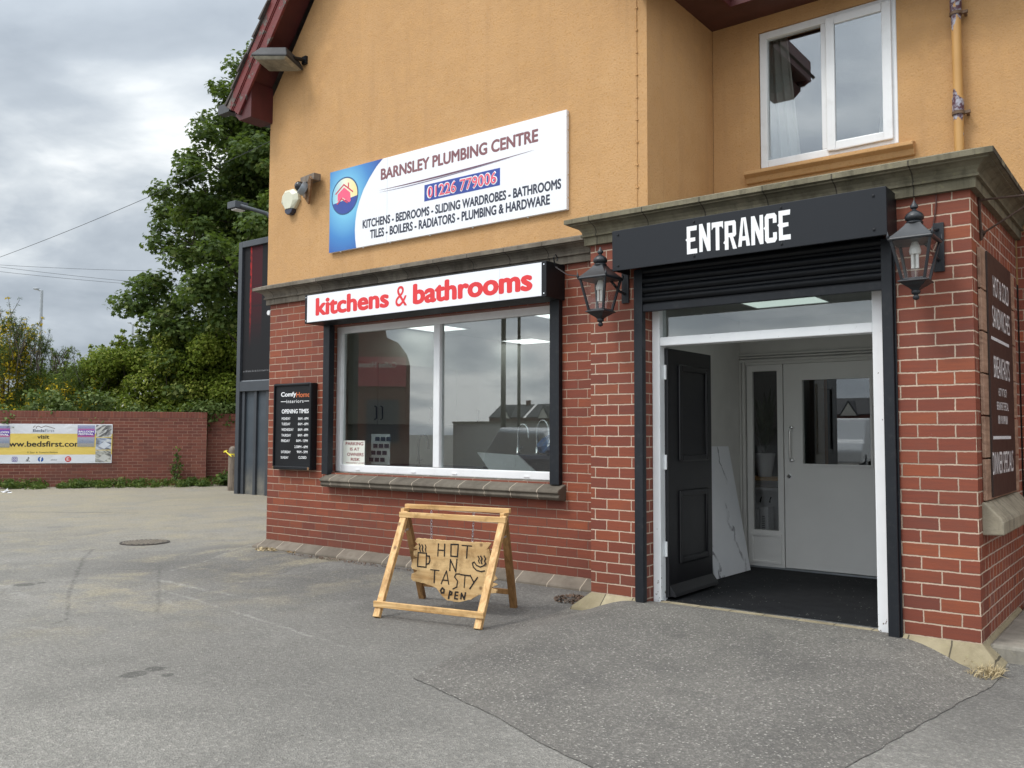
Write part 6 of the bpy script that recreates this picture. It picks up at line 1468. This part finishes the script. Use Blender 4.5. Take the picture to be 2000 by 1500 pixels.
for i in range(62):
    h = 2.0 + 8.7 * ((i + random.random()) / 62) ** 0.95; az = i * 2.39996 + random.uniform(-.3, .3); rr = crown_r(h) * random.uniform(0.72, 1.08) * KT; h = 1.37 + (h - 1.37) * KT
    base = Vector((tx, ty, max(1.6, h - rr * 0.55))); tip = Vector((tx + math.cos(az) * rr, ty + math.sin(az) * rr, h + random.uniform(-.2, .3)))
    mid_ = base.lerp(tip, 0.5) + Vector((0, 0, 0.25)); lm.tube([base, mid_, tip], [0.065 if rr > 2 else 0.04, 0.035, 0.012], 6)
    for k in range(9):
        f = random.uniform(0.30, 1.0); p = base.lerp(tip, f) + Vector((random.gauss(0, .5), random.gauss(0, .5), random.gauss(0.05, .38))); cl.append((p.x, p.y, p.z, random.uniform(0.34, 0.74)))
        lm.tube([base.lerp(tip, f * .85), p], [0.018, 0.006], 5)
    cl.append((tip.x, tip.y, tip.z, random.uniform(.32, .52)))
for i in range(170):      # inner clumps that close the crown
    h = random.uniform(2.4, 9.6); az = random.random() * 6.283; rr = crown_r(h) * KT * math.sqrt(random.random()) * 0.86
    cl.append((tx + math.cos(az) * rr, ty + math.sin(az) * rr, 1.37 + (h - 1.37) * KT, random.uniform(0.5, 0.9)))
lm.build('limb', M_BARK, tr)
foliage('crown', T, cl, 200000, 0.145, LEAF_MAPLE, M_MAPLE, 31, 0.9, 0.62, shell=0.5)

# --- bushes behind the boundary wall
def bush(name, label, cat, u, dep, vtop, half, nl, size, mat, seed, shape=LEAF_OVAL, blossom=None, group='bushes beyond the boundary wall', sprays=7, vbase=900, dens=52, tone=(0, 1)):
    vtop -= 14; c = PD(u, 843, dep); top = 1.37 + (843 - vtop) / FPX * dep; half_m = half / FPX * dep
    T = thing(name, label, cat, (c.x, c.y, 0), group=group)
    rg = random.Random(seed); cl = []; st_ = MB()
    rgt_ = Vector((CR[0], CR[1], 0)).normalized(); fwd_ = Vector((CF[0], CF[1], 0)).normalized()
    for i in range(dens):
        a = rg.uniform(-1, 1); hmax = top * (1 - 0.42 * a * a) ; h = rg.uniform(0.18, 1.0) ** 0.8 * hmax
        wv = math.sqrt(max(0.05, 1 - (h / top) ** 2 * 0.55)); p = Vector((c.x, c.y, 0)) + rgt_ * (a * half_m * wv) + fwd_ * rg.uniform(-.8, .8); p.z = h - 0.15
        cl.append((p.x, p.y, p.z, rg.uniform(0.32, 0.58)))
        if i % 2 == 0: st_.tube([(c.x + rg.uniform(-.3, .3), c.y + rg.uniform(-.3, .3), 0), ((c.x + p.x) / 2, (c.y + p.y) / 2, p.z * .6), (p.x, p.y, p.z)], [0.035, 0.022, 0.006], 5)
    for i in range(sprays):
        a = rg.uniform(-0.95, 0.95); h = top * (1 - 0.35 * a * a); b0 = Vector((c.x, c.y, 0)) + rgt_ * (a * half_m * .85); b0.z = h - 0.55
        e = b0 + rgt_ * rg.uniform(-.35, .45) + fwd_ * rg.uniform(-.2, .2) + Vector((0, 0, rg.uniform(.55, 1.05)))
        st_.tube([b0, b0.lerp(e, .5), e], [0.014, 0.009, 0.004], 5)
        for k in range(6):
            p = b0.lerp(e, k / 5); cl.append((p.x, p.y, p.z, 0.17 - 0.018 * k))
    st_.build('stem', M_BARK, T)
    foliage('crown', T, cl, int(nl * 3.4), size * 0.84, shape, mat, seed, 0.45, 0.85, tone=tone)
    if blossom:
        bm_, nb, bs, zone = blossom
        pc = [q_ for q_ in cl if zone(q_, c, top)] or cl
        pc = rg.sample(pc, max(3, len(pc) // 2))
        foliage('blossom', T, [(a, b, z, r_ * 0.9) for a, b, z, r_ in pc], nb, bs, LEAF_OVAL, bm_, seed + 1, 0.3, 0.9)
    return T, cl
low = lambda q_, c, top: q_[2] < top * 0.75
anyz = lambda q_, c, top: True
bush('broom_bush', 'tall dark broom bush with yellow flowers at the left edge of the photo', 'bush', 8, 24.5, 618, 62, 5200, 0.105, M_BROOM, 41, LEAF_THIN, (M_YEL, 3600, 0.10, anyz), sprays=11)
bush('broom_bush', 'thin dark broom bush with almost bare wispy stems beside the nearer street lamp', 'bush', 85, 24.8, 690, 60, 5600, 0.105, M_BROOM, 42, LEAF_THIN, (M_YEL, 900, 0.09, low), sprays=4)
bush('broom_bush', 'low dark broom bush dotted with orange-yellow flowers above the banner', 'bush', 135, 24.2, 715, 66, 5200, 0.10, M_BROOM, 43, LEAF_THIN, (M_YEL, 1100, 0.09, low), sprays=5)
bush('hawthorn_bush', 'bright green bush mixed with yellow blossom at the dip in the hedge', 'bush', 205, 25.0, 690, 70, 8200, 0.12, M_BUSH, 44, LEAF_OVAL, (M_YEL, 900, 0.09, low), sprays=9)
bush('hawthorn_bush', 'tall bright green bush with spiky shoots in front of the farther street lamp', 'bush', 268, 25.2, 668, 72, 9000, 0.12, M_BUSH, 45, sprays=13)
bush('hawthorn_bush', 'green hawthorn with sprinkled white blossom under the maple', 'bush', 330, 24.6, 655, 72, 9000, 0.115, M_BUSH, 46, LEAF_OVAL, (M_WHB, 700, 0.07, lambda q_, c, top: q_[2] > top * .45), sprays=9)
bush('hawthorn_bush', 'broad green bush beside the billboard under the maple', 'bush', 405, 24.4, 640, 80, 9500, 0.12, M_BUSH, 47, tone=(0, .75))
bush('hawthorn_bush', 'shaded green bush half hidden behind the billboard frame', 'bush', 480, 24.8, 640, 70, 6500, 0.12, M_BUSH, 48, tone=(0, .6))
bush('hawthorn_bush', 'dull green bush behind the broom at the far left of the hedge', 'bush', -30, 26.5, 690, 90, 6000, 0.12, M_BUSH, 49, LEAF_OVAL, (M_YEL, 1200, 0.09, anyz), tone=(0, .7))
bush('hawthorn_bush', 'dull green bush filling the gap behind the wispy broom', 'bush', 110, 27.0, 725, 110, 9500, 0.12, M_BUSH, 50, LEAF_OVAL, (M_YEL, 700, 0.08, low), tone=(0, .7))
bush('hawthorn_bush', 'bright green bush closing the hedge between the dip and the farther lamp', 'bush', 238, 26.0, 700, 60, 6500, 0.12, M_BUSH, 52, sprays=8)
# wispy broom stems
WS = thing('wispy_broom', 'bare wispy broom stems arching against the sky in front of the nearer street lamp', 'bush', tuple(PD(70, 843, 24.3)[:2]) + (0,))
random.seed(77); mb = MB(); cl = []
for k in range(64):
    u0 = random.choice([25, 40, 66, 72, 72, 78, 110, 118]); b0 = PD(u0 + random.uniform(-9, 9), random.uniform(700, 735), 24.3 + random.uniform(-.5, .5)); dx = random.uniform(-30, 36); hh = random.uniform(25, 66) * (0.6 if u0 > 100 else 1)
    vtop = 735 - hh - (48 if u0 <= 40 else 25 if u0 < 90 else 10); e = PD(u0 + dx, vtop, 24.3); m_ = b0.lerp(e, 0.55) + Vector((0, 0, 0.22))
    pts = [b0, b0.lerp(m_, .5) + Vector((0, 0, .06)), m_, m_.lerp(e, .5) + Vector((0, 0, .03)), e]; mb.tube(pts, [0.012, 0.009, 0.007, 0.006, 0.004], 4)
    for q_ in pts[2:]: cl.append((q_.x, q_.y, q_.z, 0.09))
mb.build('stem', M_BARK, WS); foliage('foliage', WS, cl, 2600, 0.085, LEAF_THIN, M_BROOM, 78, 0.5, 1.0)
# brambles spilling over the wall top
cl = []; random.seed(90)
for k in range(150):
    t = random.uniform(-6, WLn + 4); p = WA + wd * t - nW * random.uniform(0.25, 1.2); hh = 1.55 + random.random() * (0.55 + 0.25 * math.sin(t * 1.3))
    cl.append((p.x, p.y, hh, random.uniform(.22, .42)))
T = foliage('bramble_hedge', None, cl, 21000, 0.105, LEAF_OVAL, M_IVY, 91, 0.6, 0.8)
tag(T, 'band of brambles growing along behind the top of the boundary wall', 'hedge', kind='stuff')
# weeds along the foot of the wall
cl = []; random.seed(95)
for k in range(210):
    t = random.uniform(-6, WLn + 3.4); o = random.uniform(0.05, 0.85) if t < WLn else random.uniform(-.2, .6); p = WA + wd * t + nW * o
    cl.append((p.x, p.y, 0.02 + random.random() * 0.13 * (1.3 - o), random.uniform(.10, .24)))
T = foliage('weed_strip', None, cl, 20000, 0.085, LEAF_THIN * np.array([1.7, 1, 1]), M_GRASS, 96, 0.2, 0.6)
tag(T, 'strip of green weeds and grass along the foot of the boundary wall', 'grass', kind='stuff')
x_ = PW(343, 930, 0.2)[0]; p = WA + wd * x_ + nW * 0.2
T = thing('tall_weed', 'tall thin weed standing against the boundary wall near its end pier', 'plant', (p.x, p.y, 0))
mb = MB(); cl = []
for k in range(4):
    e = Vector((p.x + (k - 1.5) * .09, p.y + (k % 2) * .08, 0.55 + 0.2 * (k % 3))); mb.tube([(p.x, p.y, 0), (p.x + (k - 1.5) * .04, p.y, .3), e], [0.008, 0.006, 0.003], 5); cl += [(p.x + (e.x - p.x) * f, p.y + (e.y - p.y) * f, e.z * f, 0.10) for f in (.3, .5, .7, .85, 1)]
mb.build('stem', M_BARK, T); foliage('foliage', T, cl, 260, 0.075, LEAF_OVAL, M_GRASS, 97, 0.4)
cl = []
for k in range(8): t = random.uniform(WLn + .4, WLn + 2.5); p = WA + wd * t + nW * random.uniform(0.0, .5); cl.append((p.x, p.y, 0.18, 0.25))
T = foliage('dock_weeds', None, cl, 700, 0.17, LEAF_THIN * np.array([2.4, 1, 1]), M_GRASS, 98, 0.2)
tag(T, 'clump of broad-leaved weeds between the wall recess and the billboard', 'weeds', kind='stuff')

# ------------------------------------------------------------------ street lamps and wires
M_GALV = paint('galvanised_post', (0.33, 0.36, 0.39), 0.5, 0.08)
def lamp(u, vtop, dep, ulen, label):
    b = PD(u, 843, dep); top = PD(u, vtop, dep).z; T = thing('street_lamp', label, 'street lamp', (b.x, b.y, 0), group='street lamps beyond the hedge')
    mb = MB(); mb.tube([(b.x, b.y, -0.1), (b.x, b.y, top - 0.05)], [0.13, 0.075], 10); mb.build('pole', M_GALV, T)
    rv = Vector((CR[0], CR[1], 0)).normalized(); L_ = ulen / FPX * dep
    mb = MB(); e = Vector((b.x, b.y, top)) - rv * L_; mb.obox((Vector((b.x, b.y, top - .04)) + e) / 2 - rv * L_ * .2 + Vector((0, 0, .06)), rv * L_ * 0.32, Vector((-rv.y, rv.x, 0)) * 0.14, (0, 0, 0.05)); mb.build('lamp_head', M_GALV, T, bevel=0.03)
    mb = MB(); mb.tube([(b.x, b.y, top - .08), Vector((b.x, b.y, top)) - rv * L_ * .5], 0.05, 8); mb.build('arm', M_GALV, T)
lamp(72.5, 563, 48, 15, 'nearer tall grey street lamp above the broom bushes on the left')
lamp(253.5, 630, 66, 9, 'farther small grey street lamp just left of the maple')
M_WIRE = paint('overhead_wire', (0.05, 0.055, 0.06), 0.6)
def wire(a, b, rad, sag, label):
    mb = MB(); a, b = Vector(a), Vector(b); mb.tube([a.lerp(b, i / 24) - Vector((0, 0, sag * 4 * (i / 24) * (1 - i / 24))) for i in range(25)], rad, 5)
    tag(mb.build('overhead_wire', M_WIRE), label, 'wire', 'overhead wires')
p, q = PD(0, 490, 24), PD(342, 347, 20); d_ = q - p
wire(p - d_ * 0.6, p + d_ * 1.62, 0.0065, 0.22, 'single thick overhead wire slanting up to the right into the maple')
for (ua, va, ub, vb, lb) in ((0, 511, 250, 519, 'uppermost of three thin nearly level wires left of the maple'), (0, 515, 250, 540, 'middle of three thin nearly level wires left of the maple'), (0, 524, 250, 545, 'lowest of three thin nearly level wires left of the maple')):
    p, q = PD(ua, va, 42), PD(ub, vb, 46); d_ = q - p
    wire(p - d_ * 0.6, p + d_ * 2.4, 0.0085, 0.25, lb)

# ------------------------------------------------------------------ across the road, seen only as reflections in the glass
M_FARBRICK = brick_mat('far_brick', 0.225, 0.075, 0.0, 0.0, [(0.13, 0.04, 0.03), (0.17, 0.055, 0.038), (0.15, 0.045, 0.034)], (0.22, 0.13, 0.1))
M_SLATE2 = paint('slate_roof', (0.05, 0.05, 0.055), 0.7, 0.2)
CH = thing('coffee_house', 'red brick gabled building with a pink sign, reflected in the shop window', 'building', (-14.7, -17.1, 0), math.atan2(-0.70, 0.717))
mb = MB(); mb.prism([(-12, 0, -.05), (0, 0, -.05), (0, 0, 3.9), (-.12, 0, 4.3), (-.45, 0, 4.75), (-.9, 0, 4.95), (-.95, 0, 5.3), (-1.6, 0, 5.5), (-2.2, 0, 5.3), (-2.3, 0, 4.95), (-3.2, 0, 4.75), (-3.3, 0, 4.3), (-12, 0, 4.3)], (0, -6, 0)); mb.build('wall', M_FARBRICK, CH, local=True)
mb = MB(); mb.box(-2.3, -0.15, 0.005, 0.10, 3.1, 4.2); s2 = mb.build('shop_sign', paint('faded_red_sign', (0.36, 0.06, 0.075), 0.5), CH, local=True)
text('lettering', 'Coffee House', s2, (-0.5, 0.105, 3.8), (-1, 0, 0), EZ, 1.4, 0.22, M_UNIT, 0.02, local=True)
for x in (-2.9, -1.0):
    mb = MB(); mb.box(x - .6, x + .6, 0.005, 0.06, 1.0, 2.6); mb.build('window', M_NAVY, CH, local=True)
GW = thing('garden_wall', 'long grey rendered wall across the road, reflected in the shop window', 'wall', (-5, -19.5, 0))
mb = MB(); mb.box(-14.6, -4, -19.7, -19.45, -.05, 1.75); mb.build('wall', M_LOBBY, GW); mb = MB(); mb.box(-14.6, -4, -19.75, -19.4, 1.752, 1.82); mb.build('coping', M_CONC, GW)
for k in range(8):
    x = -106 + k * 10; T = thing('terraced_house', ['first', 'second', 'third', 'fourth', 'fifth', 'sixth', 'seventh', 'eighth'][k] + ' brick gabled house along the far row reflected in the glass', 'house', (x, -140, 0), group='terraced houses across the road')
    mb = MB(); mb.box(x - 4.6, x + 4.6, -148, -140, -.05, 4.6); mb.build('wall', M_FARBRICK, T)
    mb = MB(); mb.prism([(x - 4.6, -139.8, 4.6), (x + 4.6, -139.8, 4.6), (x + 4.6, -144, 7.4), (x - 4.6, -144, 7.4)], (0, 0, 0.15)); mb.prism([(x - 1.6, -139.5, 4.4), (x + 1.6, -139.5, 4.4), (x, -139.5, 7.0)], (0, -4, 0)); rr_ = mb.build('roof', M_SLATE2, T)
    mb = MB(); mb.prism([(x - 1.3, -139.48, 4.45), (x + 1.3, -139.48, 4.45), (x, -139.48, 6.55)], (0, 0.03, 0)); mb.build('gable', M_UNIT, T)
    mb = MB(); mb.box(x + 2.6, x + 3.3, -144.4, -143.6, 7.2, 8.4); mb.build('chimney', M_FARBRICK, rr_)
    for dx in (-1.8, 1.8):
        mb = MB(); mb.box(x + dx - .7, x + dx + .7, -140.0, -139.92, 1.0, 2.4); mb.build('window', M_NAVY, T)
for k, (x, y, h) in enumerate(((-11.0, -19.0, 10), (-8.9, -15.4, 11))):
    T = thing('telegraph_pole', ['slim dark telegraph pole', 'thicker dark telegraph pole'][k] + ' across the road, reflected in the right window pane', 'pole', (x, y, 0), group='telegraph poles across the road')
    mb = MB(); mb.tube([(x, y, -.1), (x, y, h)], [0.09, 0.07] if k else [0.07, 0.05], 10); mb.build('pole', M_BARK, T); mb = MB(); mb.box(x - 0.7, x + 0.7, y - 0.05, y + 0.05, h - 0.6, h - 0.48); mb.build('crossarm', M_BARK, T)
def vehicle(name, label, cat, loc, rot, L, Wd, prof, glass_prof, mat, wheelr):
    T = thing(name, label, cat, loc, rot); hw = Wd / 2; mb = MB()
    mb.prism([(x, -hw, z) for x, z in prof], (0, Wd, 0)); mb.build('body', mat, T, bevel=0.09, local=True, seg=4)
    mb = MB(); mb.prism([(x, -hw * 0.98 - .012, z) for x, z in glass_prof], (0, 2 * (hw * .98 + .012), 0)); mb.build('side_window', paint('dark_car_glass', (0.015, 0.017, 0.02), 0.08), T, local=True, bevel=0.02)
    for wx in (L * 0.31, -L * 0.30):
        for sy in (-1, 1):
            mb = MB(); mb.lathe((0, 0, 0), [(wheelr * .6, -.1), (wheelr, -.1), (wheelr, .1), (wheelr * .6, .1)], 20); t = mb.build('wheel', M_INK, T, local=True); t.rotation_euler = (R(90), 0, 0); t.location = (wx, sy * (hw - .08), wheelr)
            mb = MB(); mb.lathe((0, 0, 0), [(wheelr * .6, -.105), (wheelr * .3, -.11), (wheelr * .3, .11), (wheelr * .6, .105)], 14); r_ = mb.build('rim', M_GREY, t, local=True)
    for sy in (-1, 1):
        mb = MB(); xx_, zz_ = max(p[0] for p in prof), 0.72; mb.box(xx_ - .22, xx_ - .02, sy * hw * .72 - .2, sy * hw * .72 + .2, zz_ - .08, zz_ + .08); mb.build('headlight', M_WHITE, T, local=True, bevel=0.03)
    return T
vehicle('parked_car', 'silver hatchback parked in the yard, seen reflected in the shop window', 'car', (-0.6, -6.9, 0), R(25), 4.1, 1.75, [(-2.0, .3), (2.0, .3), (2.05, .62), (1.9, .82), (1.05, .96), (0.45, 1.42), (-1.3, 1.48), (-1.95, 1.0), (-2.05, .7)], [(0.85, .98), (0.38, 1.36), (-1.25, 1.40), (-1.6, 1.0)], paint('silver_car_paint', (0.45, 0.46, 0.48), 0.25, 0.03, metal=0.5), 0.31)
vehicle('parked_van', 'white van parked across the road, seen reflected in the inner door glass', 'van', (-1.9, -24, 0), R(80), 4.9, 1.95, [(-2.4, .35), (2.4, .35), (2.45, .8), (2.2, 1.05), (1.6, 1.15), (1.0, 1.95), (-2.35, 2.0), (-2.45, .9)], [(1.45, 1.16), (0.95, 1.82), (0.25, 1.82), (0.25, 1.16)], M_UPVC, 0.33)
